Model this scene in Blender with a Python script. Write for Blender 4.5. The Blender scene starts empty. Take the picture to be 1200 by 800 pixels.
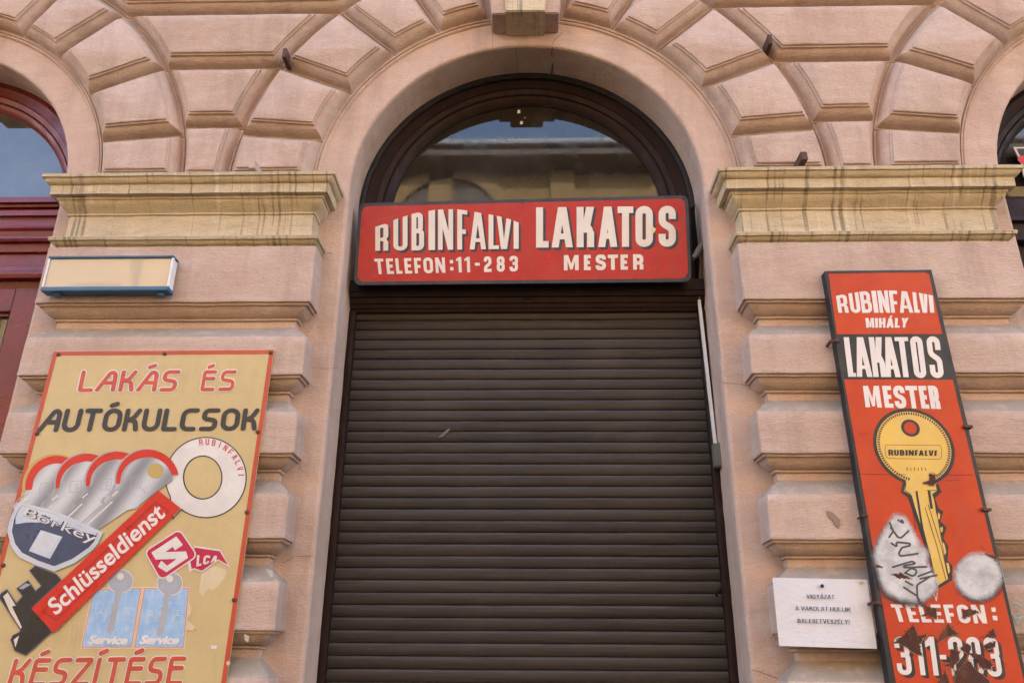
import bpy, math, random
from mathutils import Vector, Matrix, noise
from mathutils.geometry import tessellate_polygon
random.seed(7)
R = math.radians
sc = bpy.context.scene
COL = sc.collection

# ---------------------------------------------------------------- camera, sky, sun, exposure
CAM_F, CAM_TH, CAM_YAW, CAM_ROLL = 935.826, R(21.812), R(-1.540), R(0.348)
CAM_P = Vector((0.0321, -3.8616, 1.600))
FW = Vector((math.sin(CAM_YAW)*math.cos(CAM_TH), math.cos(CAM_YAW)*math.cos(CAM_TH), math.sin(CAM_TH)))
_r = Vector((math.cos(CAM_YAW), -math.sin(CAM_YAW), 0)); _u = _r.cross(FW)
RT = math.cos(CAM_ROLL)*_r + math.sin(CAM_ROLL)*_u
UP = -math.sin(CAM_ROLL)*_r + math.cos(CAM_ROLL)*_u
cd = bpy.data.cameras.new('camera'); co = bpy.data.objects.new('camera', cd); COL.objects.link(co)
cd.sensor_width = 36; cd.lens = CAM_F/1200*36; cd.clip_end = 500; cd.clip_start = .05
m3 = Matrix((RT, UP, -FW)).transposed().to_4x4(); m3.translation = CAM_P
co.matrix_world = m3
sc.camera = co

SUN_EL, SUN_AZ = R(33), R(10)           # the sun stands behind the shop's own house
w = bpy.data.worlds.new('World'); sc.world = w; w.use_nodes = True
nt = w.node_tree; bg = nt.nodes['Background']
sky = nt.nodes.new('ShaderNodeTexSky'); sky.sky_type = 'NISHITA'; sky.sun_disc = False
sky.sun_elevation = SUN_EL; sky.sun_rotation = SUN_AZ
sky.air_density = 1.0; sky.dust_density = 1.6; sky.ozone_density = .6
nt.links.new(sky.outputs[0], bg.inputs[0]); bg.inputs[1].default_value = .15
sd = bpy.data.lights.new('sun', 'SUN'); so = bpy.data.objects.new('sun', sd); COL.objects.link(so)
sd.energy = 2.0; sd.angle = R(.53); sd.color = (1, .93, .82)
d = Vector((math.sin(SUN_AZ)*math.cos(SUN_EL), math.cos(SUN_AZ)*math.cos(SUN_EL), math.sin(SUN_EL)))
so.rotation_euler = d.to_track_quat('Z', 'Y').to_euler(); so.location = (0, 6, 25)
sc.view_settings.view_transform = 'Standard'; sc.view_settings.look = 'None'
sc.view_settings.exposure = 3.42; sc.view_settings.gamma = 1
try:
    sc.cycles.max_bounces = 8; sc.cycles.diffuse_bounces = 5
except Exception: pass

ZS = 4.094          # springing line of the arches
BAY = 3.655         # distance between arch centres
C0 = .065           # pier core stands this far before the wall plane

def at(px, py, Y):
    """point of the vertical plane y = Y seen at a pixel of the photograph (tracing helper)"""
    d = FW + ((px-600)*RT - (py-400)*UP)/CAM_F
    t = (Y-CAM_P.y)/d.y
    return CAM_P + t*d

# ---------------------------------------------------------------- materials
def new_mat(name):
    m = bpy.data.materials.new(name); m.use_nodes = True
    nt = m.node_tree
    return m, nt, nt.nodes['Principled BSDF']

def N(nt, t, **kw):
    n = nt.nodes.new(t)
    for k, v in kw.items(): setattr(n, k, v)
    return n

def pos(nt, scale=(1, 1, 1)):
    g = N(nt, 'ShaderNodeNewGeometry'); mp = N(nt, 'ShaderNodeMapping')
    mp.inputs['Scale'].default_value = scale
    nt.links.new(g.outputs['Position'], mp.inputs['Vector'])
    return mp.outputs[0]

def nz(nt, vec, scale, detail=4, rough=.55):
    n = N(nt, 'ShaderNodeTexNoise'); n.inputs['Scale'].default_value = scale
    n.inputs['Detail'].default_value = detail; n.inputs['Roughness'].default_value = rough
    nt.links.new(vec, n.inputs['Vector']); return n.outputs['Fac']

def ramp(nt, fac, a, b, ca=(0, 0, 0, 1), cb=(1, 1, 1, 1)):
    r = N(nt, 'ShaderNodeValToRGB'); e = r.color_ramp.elements
    e[0].position = a; e[1].position = b; e[0].color = ca; e[1].color = cb
    nt.links.new(fac, r.inputs[0]); return r.outputs[0]

def mix(nt, fac, a, b, mode='MIX'):
    m = N(nt, 'ShaderNodeMix', data_type='RGBA', blend_type=mode)
    for s, v in ((0, fac), (6, a), (7, b)):
        if hasattr(v, 'is_output'): nt.links.new(v, m.inputs[s])
        elif s == 0: m.inputs[0].default_value = v
        else: m.inputs[s].default_value = tuple(v)+(1,) if len(v) == 3 else v
    return m.outputs[2]

def mul(nt, a, k):
    m = N(nt, 'ShaderNodeMath', operation='MULTIPLY')
    nt.links.new(a, m.inputs[0])
    if hasattr(k, 'is_output'): nt.links.new(k, m.inputs[1])
    else: m.inputs[1].default_value = k
    return m.outputs[0]

def add(nt, a, b):
    m = N(nt, 'ShaderNodeMath', operation='ADD')
    nt.links.new(a, m.inputs[0]); nt.links.new(b, m.inputs[1]); return m.outputs[0]

def bump(nt, bs, h, dist, strength=1):
    b = N(nt, 'ShaderNodeBump'); b.inputs['Distance'].default_value = dist
    b.inputs['Strength'].default_value = strength
    nt.links.new(h, b.inputs['Height']); nt.links.new(b.outputs[0], bs.inputs['Normal'])

def plaster(name, base, alt, pale, grime, streaks=0.0):
    m, nt, bs = new_mat(name)
    p = pos(nt); ph = pos(nt, (.45, 1, 1.6)); pv = pos(nt, (1, 1, .07)); pv2 = pos(nt, (1, 1, .16))
    c = mix(nt, ramp(nt, nz(nt, p, 2.1, 6, .6), .35, .68), base, alt)
    oi = N(nt, 'ShaderNodeObjectInfo'); c = mix(nt, mul(nt, oi.outputs['Random'], .38), c, tuple(.7*a_+.3*b_ for a_, b_ in zip(alt, grime)))   # stone to stone
    c = mix(nt, mul(nt, ramp(nt, nz(nt, ph, 9, 8, .7), .48, .72), .5), c, pale)             # limewash brushed thin
    c = mix(nt, mul(nt, ramp(nt, nz(nt, pv2, 5, 6, .65), .50, .72), .52), c, grime)         # run-off grime
    c = mix(nt, mul(nt, ramp(nt, nz(nt, ph, 38, 6, .75), .56, .72), .35), c, grime)         # rubbed specks
    c = mix(nt, mul(nt, ramp(nt, nz(nt, p, 21, 5, .6), .70, .73), .75), c, pale)            # flaked paint
    vo = N(nt, 'ShaderNodeTexVoronoi'); vo.inputs['Scale'].default_value = 14
    nt.links.new(p, vo.inputs['Vector'])
    c = mix(nt, mul(nt, ramp(nt, vo.outputs['Distance'], .02, .032, (1, 1, 1, 1), (0, 0, 0, 1)), .5), c, (.16, .11, .085))
    c = mix(nt, mul(nt, ramp(nt, nz(nt, pos(nt, (1, 1, .55)), 3.1, 8, .68), .50, .70), .55), c, tuple(.62*a_+.38*b_ for a_, b_ in zip(alt, grime)))
    if streaks:
        px1 = pos(nt, (1, .05, .012)); px2 = pos(nt, (1, .08, .02))
        c = mix(nt, mul(nt, mul(nt, ramp(nt, nz(nt, px1, 46, 2, .5), .575, .63), ramp(nt, nz(nt, p, 6, 4), .34, .56)), .8*streaks), c, (.19, .15, .10))
        c = mix(nt, mul(nt, mul(nt, ramp(nt, nz(nt, px2, 26, 3, .6), .58, .66), ramp(nt, nz(nt, p, 5, 4), .42, .6)), .6*streaks), c, (.74, .66, .52))
        c = mix(nt, mul(nt, ramp(nt, nz(nt, ph, 13, 9, .8), .50, .62), .45), c, (.30, .235, .15))
    c = mix(nt, mul(nt, ramp(nt, nz(nt, p, 130, 4, .7), .50, .66), .30), c, grime)
    c = mix(nt, mul(nt, ramp(nt, nz(nt, pos(nt, (1, 1, 2)), 85, 5, .75), .52, .66), .32), c, pale)
    c = mix(nt, mul(nt, ramp(nt, nz(nt, p, 48, 6, .7), .66, .71), .5), c, (.22, .15, .115))
    # dust lying on the faces that look upwards
    g = N(nt, 'ShaderNodeNewGeometry'); sx = N(nt, 'ShaderNodeSeparateXYZ')
    nt.links.new(g.outputs['True Normal'], sx.inputs[0])
    dust = mul(nt, ramp(nt, sx.outputs['Z'], .30, .62), ramp(nt, nz(nt, p, 14, 5, .6), .18, .52))
    c = mix(nt, mul(nt, dust, .9), c, (.30, .245, .19))
    nt.links.new(c, bs.inputs['Base Color']); bs.inputs['Roughness'].default_value = .93
    bs.inputs['Specular IOR Level'].default_value = .22
    h = add(nt, mul(nt, nz(nt, pos(nt, (.6, 1, 1.8)), 75, 6, .7), .55), mul(nt, nz(nt, p, 13, 4, .5), 1.1))
    h = add(nt, h, mul(nt, nz(nt, pos(nt, (.35, 1, 2.4)), 160, 3, .6), .3))
    h = add(nt, h, mul(nt, nz(nt, p, 300, 3, .6), .22))
    bump(nt, bs, h, .0095)
    return m

def paint(name, col, alt=None, rough=.45, dirt=(.2, .15, .12), wear=.35, chips=None, chip_t=.70, metal=0, spec=.4, bmp=.0006, sc_=1.0):
    m, nt, bs = new_mat(name); p = pos(nt); alt = alt or tuple(v*.82 for v in col)
    c = mix(nt, ramp(nt, nz(nt, p, 5*sc_, 6, .65), .34, .68), col, alt)
    c = mix(nt, mul(nt, ramp(nt, nz(nt, pos(nt, (1.3, 1, .35)), 17*sc_, 7, .72), .50, .74), wear), c, dirt)
    c = mix(nt, mul(nt, ramp(nt, nz(nt, p, 90*sc_, 3, .6), .58, .70), wear*.6), c, dirt)
    if chips: c = mix(nt, mul(nt, ramp(nt, nz(nt, p, 26*sc_, 8, .72), chip_t, chip_t+.02), .9), c, chips)
    nt.links.new(c, bs.inputs['Base Color']); bs.inputs['Metallic'].default_value = metal
    nt.links.new(ramp(nt, nz(nt, p, 11, 5), .3, .7, (max(rough-.1, .05),)*3+(1,), (min(rough+.18, 1),)*3+(1,)), bs.inputs['Roughness'])
    bs.inputs['Specular IOR Level'].default_value = spec
    bump(nt, bs, nz(nt, p, 60, 6, .7), bmp)
    return m

def plain(name, col, rough=.5, metal=0, spec=.4):
    m, nt, bs = new_mat(name)
    bs.inputs['Base Color'].default_value = tuple(col)+(1,)
    bs.inputs['Roughness'].default_value = rough; bs.inputs['Metallic'].default_value = metal
    bs.inputs['Specular IOR Level'].default_value = spec
    return m

def glass_mat(name, tint, ior=1.75):
    m, nt, bs = new_mat(name); p = pos(nt)
    c = mix(nt, ramp(nt, nz(nt, p, 4, 5), .4, .8), tint, tuple(min(1, v*1.8+.006) for v in tint))
    nt.links.new(c, bs.inputs['Base Color']); bs.inputs['IOR'].default_value = ior
    nt.links.new(ramp(nt, nz(nt, p, 7, 6, .7), .45, .75, (.02,)*3+(1,), (.085,)*3+(1,)), bs.inputs['Roughness'])
    bs.inputs['Specular IOR Level'].default_value = .6
    bump(nt, bs, nz(nt, p, 1.3, 1), .0012, .5)
    return m

def spray_mat(name, col, soft=.5):
    """sprayed paint: its cover thins towards the edge of the puff (stored per vertex)"""
    m, nt, bs = new_mat(name); p = pos(nt)
    a = N(nt, 'ShaderNodeVertexColor', layer_name='cover')
    s = N(nt, 'ShaderNodeSeparateColor'); nt.links.new(a.outputs[0], s.inputs[0])
    sp = add(nt, mul(nt, nz(nt, p, 330, 2, .5), .60), mul(nt, nz(nt, p, 45, 4, .7), .45))
    k = N(nt, 'ShaderNodeMath', operation='SUBTRACT'); k.inputs[1].default_value = .52
    nt.links.new(add(nt, s.outputs[0], sp), k.inputs[0])
    al = mul(nt, ramp(nt, k.outputs[0], .10, .85), ramp(nt, nz(nt, p, 9, 5, .6), .2, .6, (.72,)*3+(1,), (.97,)*3+(1,)))
    c = mix(nt, mul(nt, ramp(nt, nz(nt, p, 14, 6, .7), .42, .66), .7), col, tuple(v*.52 for v in col))
    nt.links.new(c, bs.inputs['Base Color']); nt.links.new(al, bs.inputs['Alpha'])
    bs.inputs['Roughness'].default_value = .6
    return m

M = {}
M['pink'] = plaster('pink_plaster', (.57, .41, .325), (.50, .34, .265), (.64, .51, .43), (.30, .20, .15))
M['jamb'] = plaster('pink_jamb_plaster', (.59, .42, .335), (.52, .355, .275), (.65, .52, .43), (.31, .205, .155))
M['yellow'] = plaster('ochre_plaster', (.62, .485, .315), (.55, .43, .275), (.68, .58, .43), (.40, .32, .22), 1.0)
M['brown_wood'] = paint('brown_wood', (.022, .0098, .0082), (.015, .0068, .0058), .5, (.038, .022, .019), .5, spec=.16, bmp=.0012)
M['black_putty'] = paint('black_putty', (.018, .012, .011), None, .7, (.05, .035, .03), .5, bmp=.004)
M['maroon'] = paint('maroon_wood', (.175, .013, .015), (.125, .009, .011), .30, (.05, .012, .012), .5, bmp=.001)
M['glass'] = glass_mat('window_glass', (.016, .0135, .011), 1.47)
M['glass_blue'] = glass_mat('window_glass_upper', (.050, .044, .042), 1.52)
M['room'] = plain('dark_room', (.02, .018, .016), .9)

def shutter_mat():
    m, nt, bs = new_mat('shutter_slats'); p = pos(nt)
    c = mix(nt, ramp(nt, nz(nt, p, 1.3, 4), .35, .7), (.027, .0200, .0165), (.0150, .0110, .0092))
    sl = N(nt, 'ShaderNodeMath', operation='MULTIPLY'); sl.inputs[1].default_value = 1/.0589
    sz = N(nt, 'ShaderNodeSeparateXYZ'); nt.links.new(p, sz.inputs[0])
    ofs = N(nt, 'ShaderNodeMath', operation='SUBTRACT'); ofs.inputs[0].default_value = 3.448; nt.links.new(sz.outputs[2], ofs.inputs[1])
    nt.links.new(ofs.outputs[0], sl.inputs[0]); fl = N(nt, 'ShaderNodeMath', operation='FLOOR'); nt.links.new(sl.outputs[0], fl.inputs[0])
    wn = N(nt, 'ShaderNodeTexWhiteNoise', noise_dimensions='1D'); nt.links.new(fl.outputs[0], wn.inputs['W'])
    c = mix(nt, mul(nt, wn.outputs['Value'], .55), c, (.046, .036, .029))
    c = mix(nt, mul(nt, ramp(nt, nz(nt, pos(nt, (.8, 1, .5)), 2.2, 6, .65), .50, .72), .5), c, (.060, .049, .039))
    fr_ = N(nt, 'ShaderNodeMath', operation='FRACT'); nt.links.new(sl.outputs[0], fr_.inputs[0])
    edge_light = mul(nt, ramp(nt, fr_.outputs[0], .10, .26, (1, 1, 1, 1), (0, 0, 0, 1)), ramp(nt, nz(nt, pos(nt, (.7, 1, 3)), 5, 6, .7), .30, .62))
    c = mix(nt, mul(nt, edge_light, .7), c, (.085, .072, .060))                                  # painted-in highlight with some dust along each slat's upper edge
    c = mix(nt, mul(nt, ramp(nt, nz(nt, pos(nt, (.35, 1, 14)), 6, 7, .75), .47, .75), .65), c, (.065, .052, .040))
    c = mix(nt, mul(nt, ramp(nt, nz(nt, pos(nt, (1, 1, 6)), 60, 3, .6), .66, .72), .5), c, (.10, .085, .07))
    nt.links.new(c, bs.inputs['Base Color'])
    bs.inputs['Specular IOR Level'].default_value = .22
    nt.links.new(ramp(nt, nz(nt, pos(nt, (.5, 1, 8)), 9, 5), .3, .75, (.40,)*3+(1,), (.65,)*3+(1,)), bs.inputs['Roughness'])
    bump(nt, bs, nz(nt, pos(nt, (.3, 1, 5)), 45, 5, .6), .0008)
    return m
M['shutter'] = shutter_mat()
M['sign_red'] = paint('sign_red_enamel', (.345, .021, .012), (.375, .034, .020), .45, (.24, .055, .045), .45, (.50, .024, .010), .60, spec=.2)
M['sign_black'] = paint('sign_black', (.022, .020, .021), None, .5, (.07, .055, .05), .5)
M['sign_cream'] = paint('sign_cream', (.62, .545, .455), (.56, .475, .39), .5, (.55, .40, .32), .4)
M['sign_white'] = paint('sign_white', (.68, .62, .575), (.62, .55, .505), .5, (.6, .42, .35), .35)
M['orange_red'] = paint('orange_red_sheet', (.50, .056, .016), (.42, .040, .013), .36, (.34, .075, .045), .55, (.38, .09, .055), .74, spec=.22)
M['key_yellow'] = paint('key_yellow', (.66, .42, .075), (.58, .36, .085), .42, (.62, .50, .26), .5)
M['rust'] = paint('rust', (.085, .030, .018), (.045, .017, .012), .9, (.19, .075, .035), .8, (.34, .20, .11), .64, bmp=.003)
M['rust_iron'] = paint('rusty_iron', (.10, .045, .028), (.06, .03, .022), .8, (.16, .08, .05), .6, bmp=.003)
M['tan'] = paint('tan_enamel', (.52, .39, .185), (.47, .345, .165), .40, (.40, .29, .13), .40, (.58, .47, .28), .74)
M['tan_hole'] = plain('tan_print', (.42, .30, .09), .45)
M['coral'] = paint('coral_border', (.47, .065, .028), None, .4, (.33, .07, .04), .4)
M['text_red'] = paint('text_red', (.50, .070, .030), None, .42, (.42, .09, .06), .35)
M['text_black'] = paint('text_black', (.028, .028, .030), None, .42, (.06, .055, .05), .3)
M['outline_white'] = paint('outline_white', (.66, .61, .56), None, .45, (.5, .42, .35), .3)
M['key_silver'] = paint('printed_silver', (.40, .40, .41), (.52, .52, .53), .35, (.42, .42, .44), .25, sc_=2)
def silver_print():
    m, nt, bs = new_mat('printed_metal'); p = pos(nt)
    wv = N(nt, 'ShaderNodeTexWave', wave_type='BANDS', bands_direction='X'); wv.inputs['Scale'].default_value = 2.05; wv.inputs['Distortion'].default_value = .6
    mp = N(nt, 'ShaderNodeMapping'); mp.inputs['Rotation'].default_value = (0, R(-28), 0); nt.links.new(p, mp.inputs[0]); nt.links.new(mp.outputs[0], wv.inputs['Vector'])
    c = mix(nt, wv.outputs['Fac'], (.20, .20, .215), (.50, .50, .51))
    c = mix(nt, mul(nt, ramp(nt, nz(nt, p, 30, 6, .7), .5, .72), .35), c, (.30, .29, .28))
    nt.links.new(c, bs.inputs['Base Color']); bs.inputs['Roughness'].default_value = .4
    return m
M['key_metal'] = silver_print()
M['key_grey'] = plain('printed_grey', (.30, .30, .32), .4)
M['print_red'] = paint('printed_red', (.52, .020, .012), (.46, .016, .011), .3, (.45, .03, .02), .25)
M['print_dark_red'] = paint('printed_dark_red', (.40, .012, .012), None, .3, (.3, .02, .02), .2)
M['navy'] = paint('printed_navy', (.022, .036, .085), (.045, .065, .13), .3, (.06, .08, .13), .3)
M['steel_blue'] = paint('printed_steel', (.36, .40, .47), (.55, .58, .62), .3, (.5, .5, .55), .3)
M['print_black'] = paint('printed_black', (.014, .013, .014), None, .35, (.05, .045, .045), .3)
M['crimson'] = paint('printed_crimson', (.46, .012, .065), (.40, .01, .05), .3, (.3, .01, .04), .3)
M['sky_decal'] = paint('pale_blue_decal', (.21, .36, .56), (.33, .46, .61), .4, (.60, .66, .72), .5, sc_=2.5)
M['decal_orange'] = plain('decal_orange', (.62, .24, .09), .45)
M['decal_grey'] = paint('decal_key_grey', (.36, .35, .36), (.30, .29, .31), .45, (.5, .47, .42), .4)
M['scrap'] = paint('torn_paper', (.56, .44, .25), (.62, .50, .32), .8, (.4, .3, .16), .4)
M['pink_text'] = plain('pink_text', (.48, .08, .10), .5)
M['curl'] = paint('curled_paint', (.40, .30, .19), (.22, .10, .06), .7, (.12, .05, .03), .8, sc_=3)
def bloom():
    m, nt, bs = new_mat('rust_bloom'); p = pos(nt)
    bs.inputs['Base Color'].default_value = (.16, .06, .03, 1); bs.inputs['Roughness'].default_value = .85
    nt.links.new(mul(nt, ramp(nt, nz(nt, p, 38, 6, .75), .42, .66), .75), bs.inputs['Alpha']); return m
M['rust_halo'] = bloom()
M['paper'] = paint('paper', (.64, .61, .62), (.60, .57, .58), .7, (.68, .63, .63), .25, bmp=.003)
M['ink'] = plain('ink', (.022, .02, .022), .7)
M['blue_metal'] = paint('blue_painted_metal', (.035, .125, .23), (.025, .09, .17), .4, (.06, .09, .12), .5)
def lightbox_face():
    m, nt, bs = new_mat('lightbox_acrylic'); p = pos(nt)
    c = mix(nt, ramp(nt, nz(nt, p, 5, 4), .35, .7), (.42, .325, .215), (.38, .30, .21))  # peach reflection of the sunlit house opposite, painted into the base colour
    nt.links.new(c, bs.inputs['Base Color']); bs.inputs['Roughness'].default_value = .28
    bs.inputs['Coat Weight'].default_value = 1; bs.inputs['Coat Roughness'].default_value = .03; bs.inputs['Coat IOR'].default_value = 1.55
    return m
M['lightbox'] = lightbox_face()
M['white_plastic'] = paint('white_plastic', (.72, .70, .67), None, .4, (.45, .4, .36), .4)
M['grey_plastic'] = paint('grey_plastic', (.13, .125, .115), None, .5, (.08, .07, .06), .4)
M['cable'] = paint('cable', (.16, .12, .085), None, .6, (.1, .08, .06), .4)
M['crack'] = plain('crack_shade', (.10, .065, .05), 1)
M['crack_pale'] = plain('worn_brown', (.27, .18, .14), 1)
M['bare'] = paint('bare_render', (.50, .44, .37), (.40, .34, .28), .95, (.3, .25, .2), .5, bmp=.004)
M['spray_white'] = spray_mat('white_spray', (.60, .575, .565))
M['spray_black'] = spray_mat('black_spray', (.03, .03, .032))
M['marker'] = plain('grey_marker', (.060, .058, .062), .6)
M['marker_pale'] = plain('faded_marker', (.40, .38, .38), .6)
M['teal_pen'] = plain('teal_marker', (.28, .50, .44), .7)
M['opp'] = paint('yellow_facade', (.35, .235, .11), (.31, .21, .10), .9, (.4, .3, .17), .4)
M['opp_dark'] = paint('roof_tin', (.12, .10, .09), None, .6, (.08, .07, .06), .3)
M['asphalt'] = paint('asphalt', (.040, .032, .024), (.034, .027, .021), .9, (.08, .078, .074), .4)
M['paving'] = paint('paving', (.062, .044, .028), (.052, .037, .025), .9, (.18, .16, .14), .5)

# ---------------------------------------------------------------- mesh helpers
def tag(o, label=None, cat=None, group=None, kind=None):
    if label: o['label'] = label
    if cat: o['category'] = cat
    if group: o['group'] = group
    if kind: o['kind'] = kind
    return o

def empty(name, loc, label, cat, group=None):
    o = bpy.data.objects.new(name, None); COL.objects.link(o); o.location = loc; o.empty_display_size = .1
    return tag(o, label, cat, group)

def wloc(o):
    v = Vector((0, 0, 0))
    while o is not None: v = v + o.location; o = o.parent
    return v

class MB:
    def __init__(s): s.v = []; s.f = []; s.m = []; s.cover = None
    def add(s, vs, fs, mi=0):
        b = len(s.v); s.v += [Vector(v) for v in vs]; s.f += [[i+b for i in f] for f in fs]; s.m += [mi]*len(fs)
    def box(s, x0, x1, y0, y1, z0, z1, mi=0):
        s.add([(x, y, z) for x in (x0, x1) for y in (y0, y1) for z in (z0, z1)],
              [(0, 1, 3, 2), (4, 6, 7, 5), (0, 4, 5, 1), (2, 3, 7, 6), (0, 2, 6, 4), (1, 5, 7, 3)], mi)
    def poly(s, loops, fn, mi=0, flip=False):
        """flat polygon with holes; loops are 2-D, fn maps (a, b) to a point"""
        L = [[Vector((p[0], p[1], 0)) for p in l] for l in loops]
        flat = [p for l in L for p in l]
        for k, l in enumerate(loops): pass
        tri = tessellate_polygon(L)
        pts = [fn(p.x, p.y) for p in flat]
        out = []
        for t in tri:
            a, b, c = (pts[i] for i in t)
            n = (b-a).cross(c-a)
            out.append(t if (n.y < 0) != flip else (t[0], t[2], t[1]))
        s.add(pts, out, mi)
    def prism(s, loop, fn, y0, y1):
        """closed slab: a 2-D loop extruded from y0 (front) to y1 (back); fn(a, b, y)"""
        n = len(loop)
        s.poly([loop], lambda a, b: fn(a, b, y0)); s.poly([loop], lambda a, b: fn(a, b, y1), flip=True)
        vs = [fn(p[0], p[1], y0) for p in loop]+[fn(p[0], p[1], y1) for p in loop]
        s.add(vs, [(i, (i+1) % n, n+(i+1) % n, n+i) for i in range(n)])
    def tube(s, pts, r, n=8, cap=True):
        pts = [Vector(p) for p in pts]; rings = []
        for i, p in enumerate(pts):
            t = (pts[min(i+1, len(pts)-1)]-pts[max(i-1, 0)]).normalized()
            a = t.orthogonal().normalized() if i == 0 else (a-t*a.dot(t)).normalized()
            b = t.cross(a); rr = r[i] if isinstance(r, (list, tuple)) else r
            rings.append([p+rr*(math.cos(2*math.pi*k/n)*a+math.sin(2*math.pi*k/n)*b) for k in range(n)])
        vs = [v for q in rings for v in q]
        fs = [(i*n+k, i*n+(k+1) % n, (i+1)*n+(k+1) % n, (i+1)*n+k) for i in range(len(pts)-1) for k in range(n)]
        if cap: fs += [tuple(range(n-1, -1, -1)), tuple((len(pts)-1)*n+k for k in range(n))]
        s.add(vs, fs)
    def grid(s, rows, closed=False, mi=0):
        n = len(rows[0]); vs = [v for r in rows for v in r]; fs = []
        for i in range(len(rows)-1):
            for k in range(n if closed else n-1):
                fs.append((i*n+k, i*n+(k+1) % n, (i+1)*n+(k+1) % n, (i+1)*n+k))
        s.add(vs, fs, mi)
    def jitter(s, amp, freq=5):
        s.v = [v+noise.noise_vector(v*freq)*amp+noise.noise_vector(v*freq*5.3)*amp*.45 for v in s.v]; return s
    def build(s, name, mats, parent=None, smooth=False, fix=True, bevel=0):
        import bmesh
        base = wloc(parent) if parent else Vector((0, 0, 0))
        me = bpy.data.meshes.new(name)
        me.from_pydata([v-base for v in s.v], [], s.f)
        for mt in (mats if isinstance(mats, (list, tuple)) else [mats]): me.materials.append(mt)
        for p, mi in zip(me.polygons, s.m): p.material_index = mi
        if fix:
            bm = bmesh.new(); bm.from_mesh(me); bmesh.ops.remove_doubles(bm, verts=bm.verts, dist=1e-5)
            bmesh.ops.recalc_face_normals(bm, faces=bm.faces)
            if bevel: bmesh.ops.bevel(bm, geom=bm.edges[:]+bm.verts[:], offset=bevel, segments=2, affect='EDGES', clamp_overlap=True)
            bm.to_mesh(me); bm.free()
        if smooth:
            me.polygons.foreach_set('use_smooth', [True]*len(me.polygons))
            try: me.set_sharp_from_angle(angle=R(35))
            except Exception: pass
        if s.cover:
            ca = me.color_attributes.new('cover', 'FLOAT_COLOR', 'POINT')
            for i, c in enumerate(s.cover): ca.data[i].color = (c, c, c, 1)
        o = bpy.data.objects.new(name, me); COL.objects.link(o)
        if parent: o.parent = parent
        return o

# ---------------------------------------------------------------- lettering: block and round stroke alphabets
def round_path(pts, closed, r, seg=5):
    out = []; n = len(pts)
    for i, p in enumerate(pts):
        rr = p[2] if len(p) > 2 else r
        P = Vector(p[:2])
        if (not closed and i in (0, n-1)) or rr <= 0: out.append(P); continue
        A = Vector(pts[i-1][:2]); B = Vector(pts[(i+1) % n][:2])
        da, db = (A-P), (B-P); la, lb = da.length, db.length
        da.normalize(); db.normalize()
        cosang = max(-1, min(1, da.dot(db))); ang = math.acos(cosang)
        if ang > 3.1: out.append(P); continue
        t = min(rr/math.tan(ang/2), la*.48, lb*.48); re = t*math.tan(ang/2)
        c = P+(da+db).normalized()*(re/math.sin(ang/2))
        s0, s1 = P+da*t, P+db*t
        a0 = math.atan2(s0.y-c.y, s0.x-c.x); a1 = math.atan2(s1.y-c.y, s1.x-c.x)
        dd = (a1-a0+math.pi) % (2*math.pi)-math.pi
        for k in range(seg+1):
            a = a0+dd*k/seg; out.append(c+re*Vector((math.cos(a), math.sin(a))))
    return out

def offset_line(pts, closed, d):
    n = len(pts); out = []
    for i in range(n):
        p = pts[i]
        a = pts[i-1] if (i > 0 or closed) else None
        b = pts[(i+1) % n] if (i < n-1 or closed) else None
        t1 = (p-a).normalized() if a is not None else None
        t2 = (b-p).normalized() if b is not None else None
        if t1 is None: t1 = t2
        if t2 is None: t2 = t1
        n1 = Vector((-t1.y, t1.x)); n2 = Vector((-t2.y, t2.x)); m = n1+n2
        if m.length < 1e-6: out.append(p+n1*d); continue
        m.normalize(); k = max(.35, m.dot(n1))
        out.append(p+m*(d/k))
    return out

def dedup(pts):
    o = []
    for p in pts:
        if not o or (p-o[-1]).length > 1e-5: o.append(p)
    return o

def stroke(pts, t, closed=False, r=0, cap='butt'):
    """outline loops of a thick line"""
    c = dedup(round_path(pts, closed, r))
    if closed and (c[0]-c[-1]).length < 1e-5: c.pop()
    if closed:
        return [offset_line(c, True, -t/2), offset_line(c, True, t/2)]
    a = offset_line(c, False, t/2); b = offset_line(c, False, -t/2)
    if cap == 'round':
        def arc(ctr, frm, to, n=6):
            a0 = math.atan2(frm.y-ctr.y, frm.x-ctr.x)
            return [ctr+(t/2)*Vector((math.cos(a0-math.pi*k/n), math.sin(a0-math.pi*k/n))) for k in range(1, n)]
        return [a+arc(c[-1], a[-1], b[-1])+b[::-1]+arc(c[0], b[0], a[0])]
    return [a+b[::-1]]

def ink_line(mb, pts, t, closed, r, cap, fn):
    c = dedup(round_path(pts, closed, r))
    if closed: c = c+[c[0]]
    d = 0
    for i in range(len(c)-1):
        a, b = c[i], c[i+1]; u = b-a
        if u.length < 1e-6: continue
        u.normalize(); nn = Vector((-u.y, u.x))*t/2
        dd = d; mb.poly([[a+nn, b+nn, b-nn, a-nn]], lambda x, y: fn(x, y)+Vector((0, -dd, 0))); d += 3e-6
        if i < len(c)-2 or closed or cap == 'round':
            dd2 = d; mb.poly([[b+t/2*Vector((math.cos(k*math.pi/7), math.sin(k*math.pi/7))) for k in range(14)]], lambda x, y: fn(x, y)+Vector((0, -dd2, 0))); d += 3e-6
    if cap == 'round' and not closed:
        mb.poly([[c[0]+t/2*Vector((math.cos(k*math.pi/7), math.sin(k*math.pi/7))) for k in range(14)]], lambda x, y: fn(x, y)+Vector((0, -d, 0)))

def V2(l): return [Vector(p) for p in l]
def rect(x0, y0, x1, y1): return [V2([(x0, y0), (x1, y0), (x1, y1), (x0, y1)])]

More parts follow.
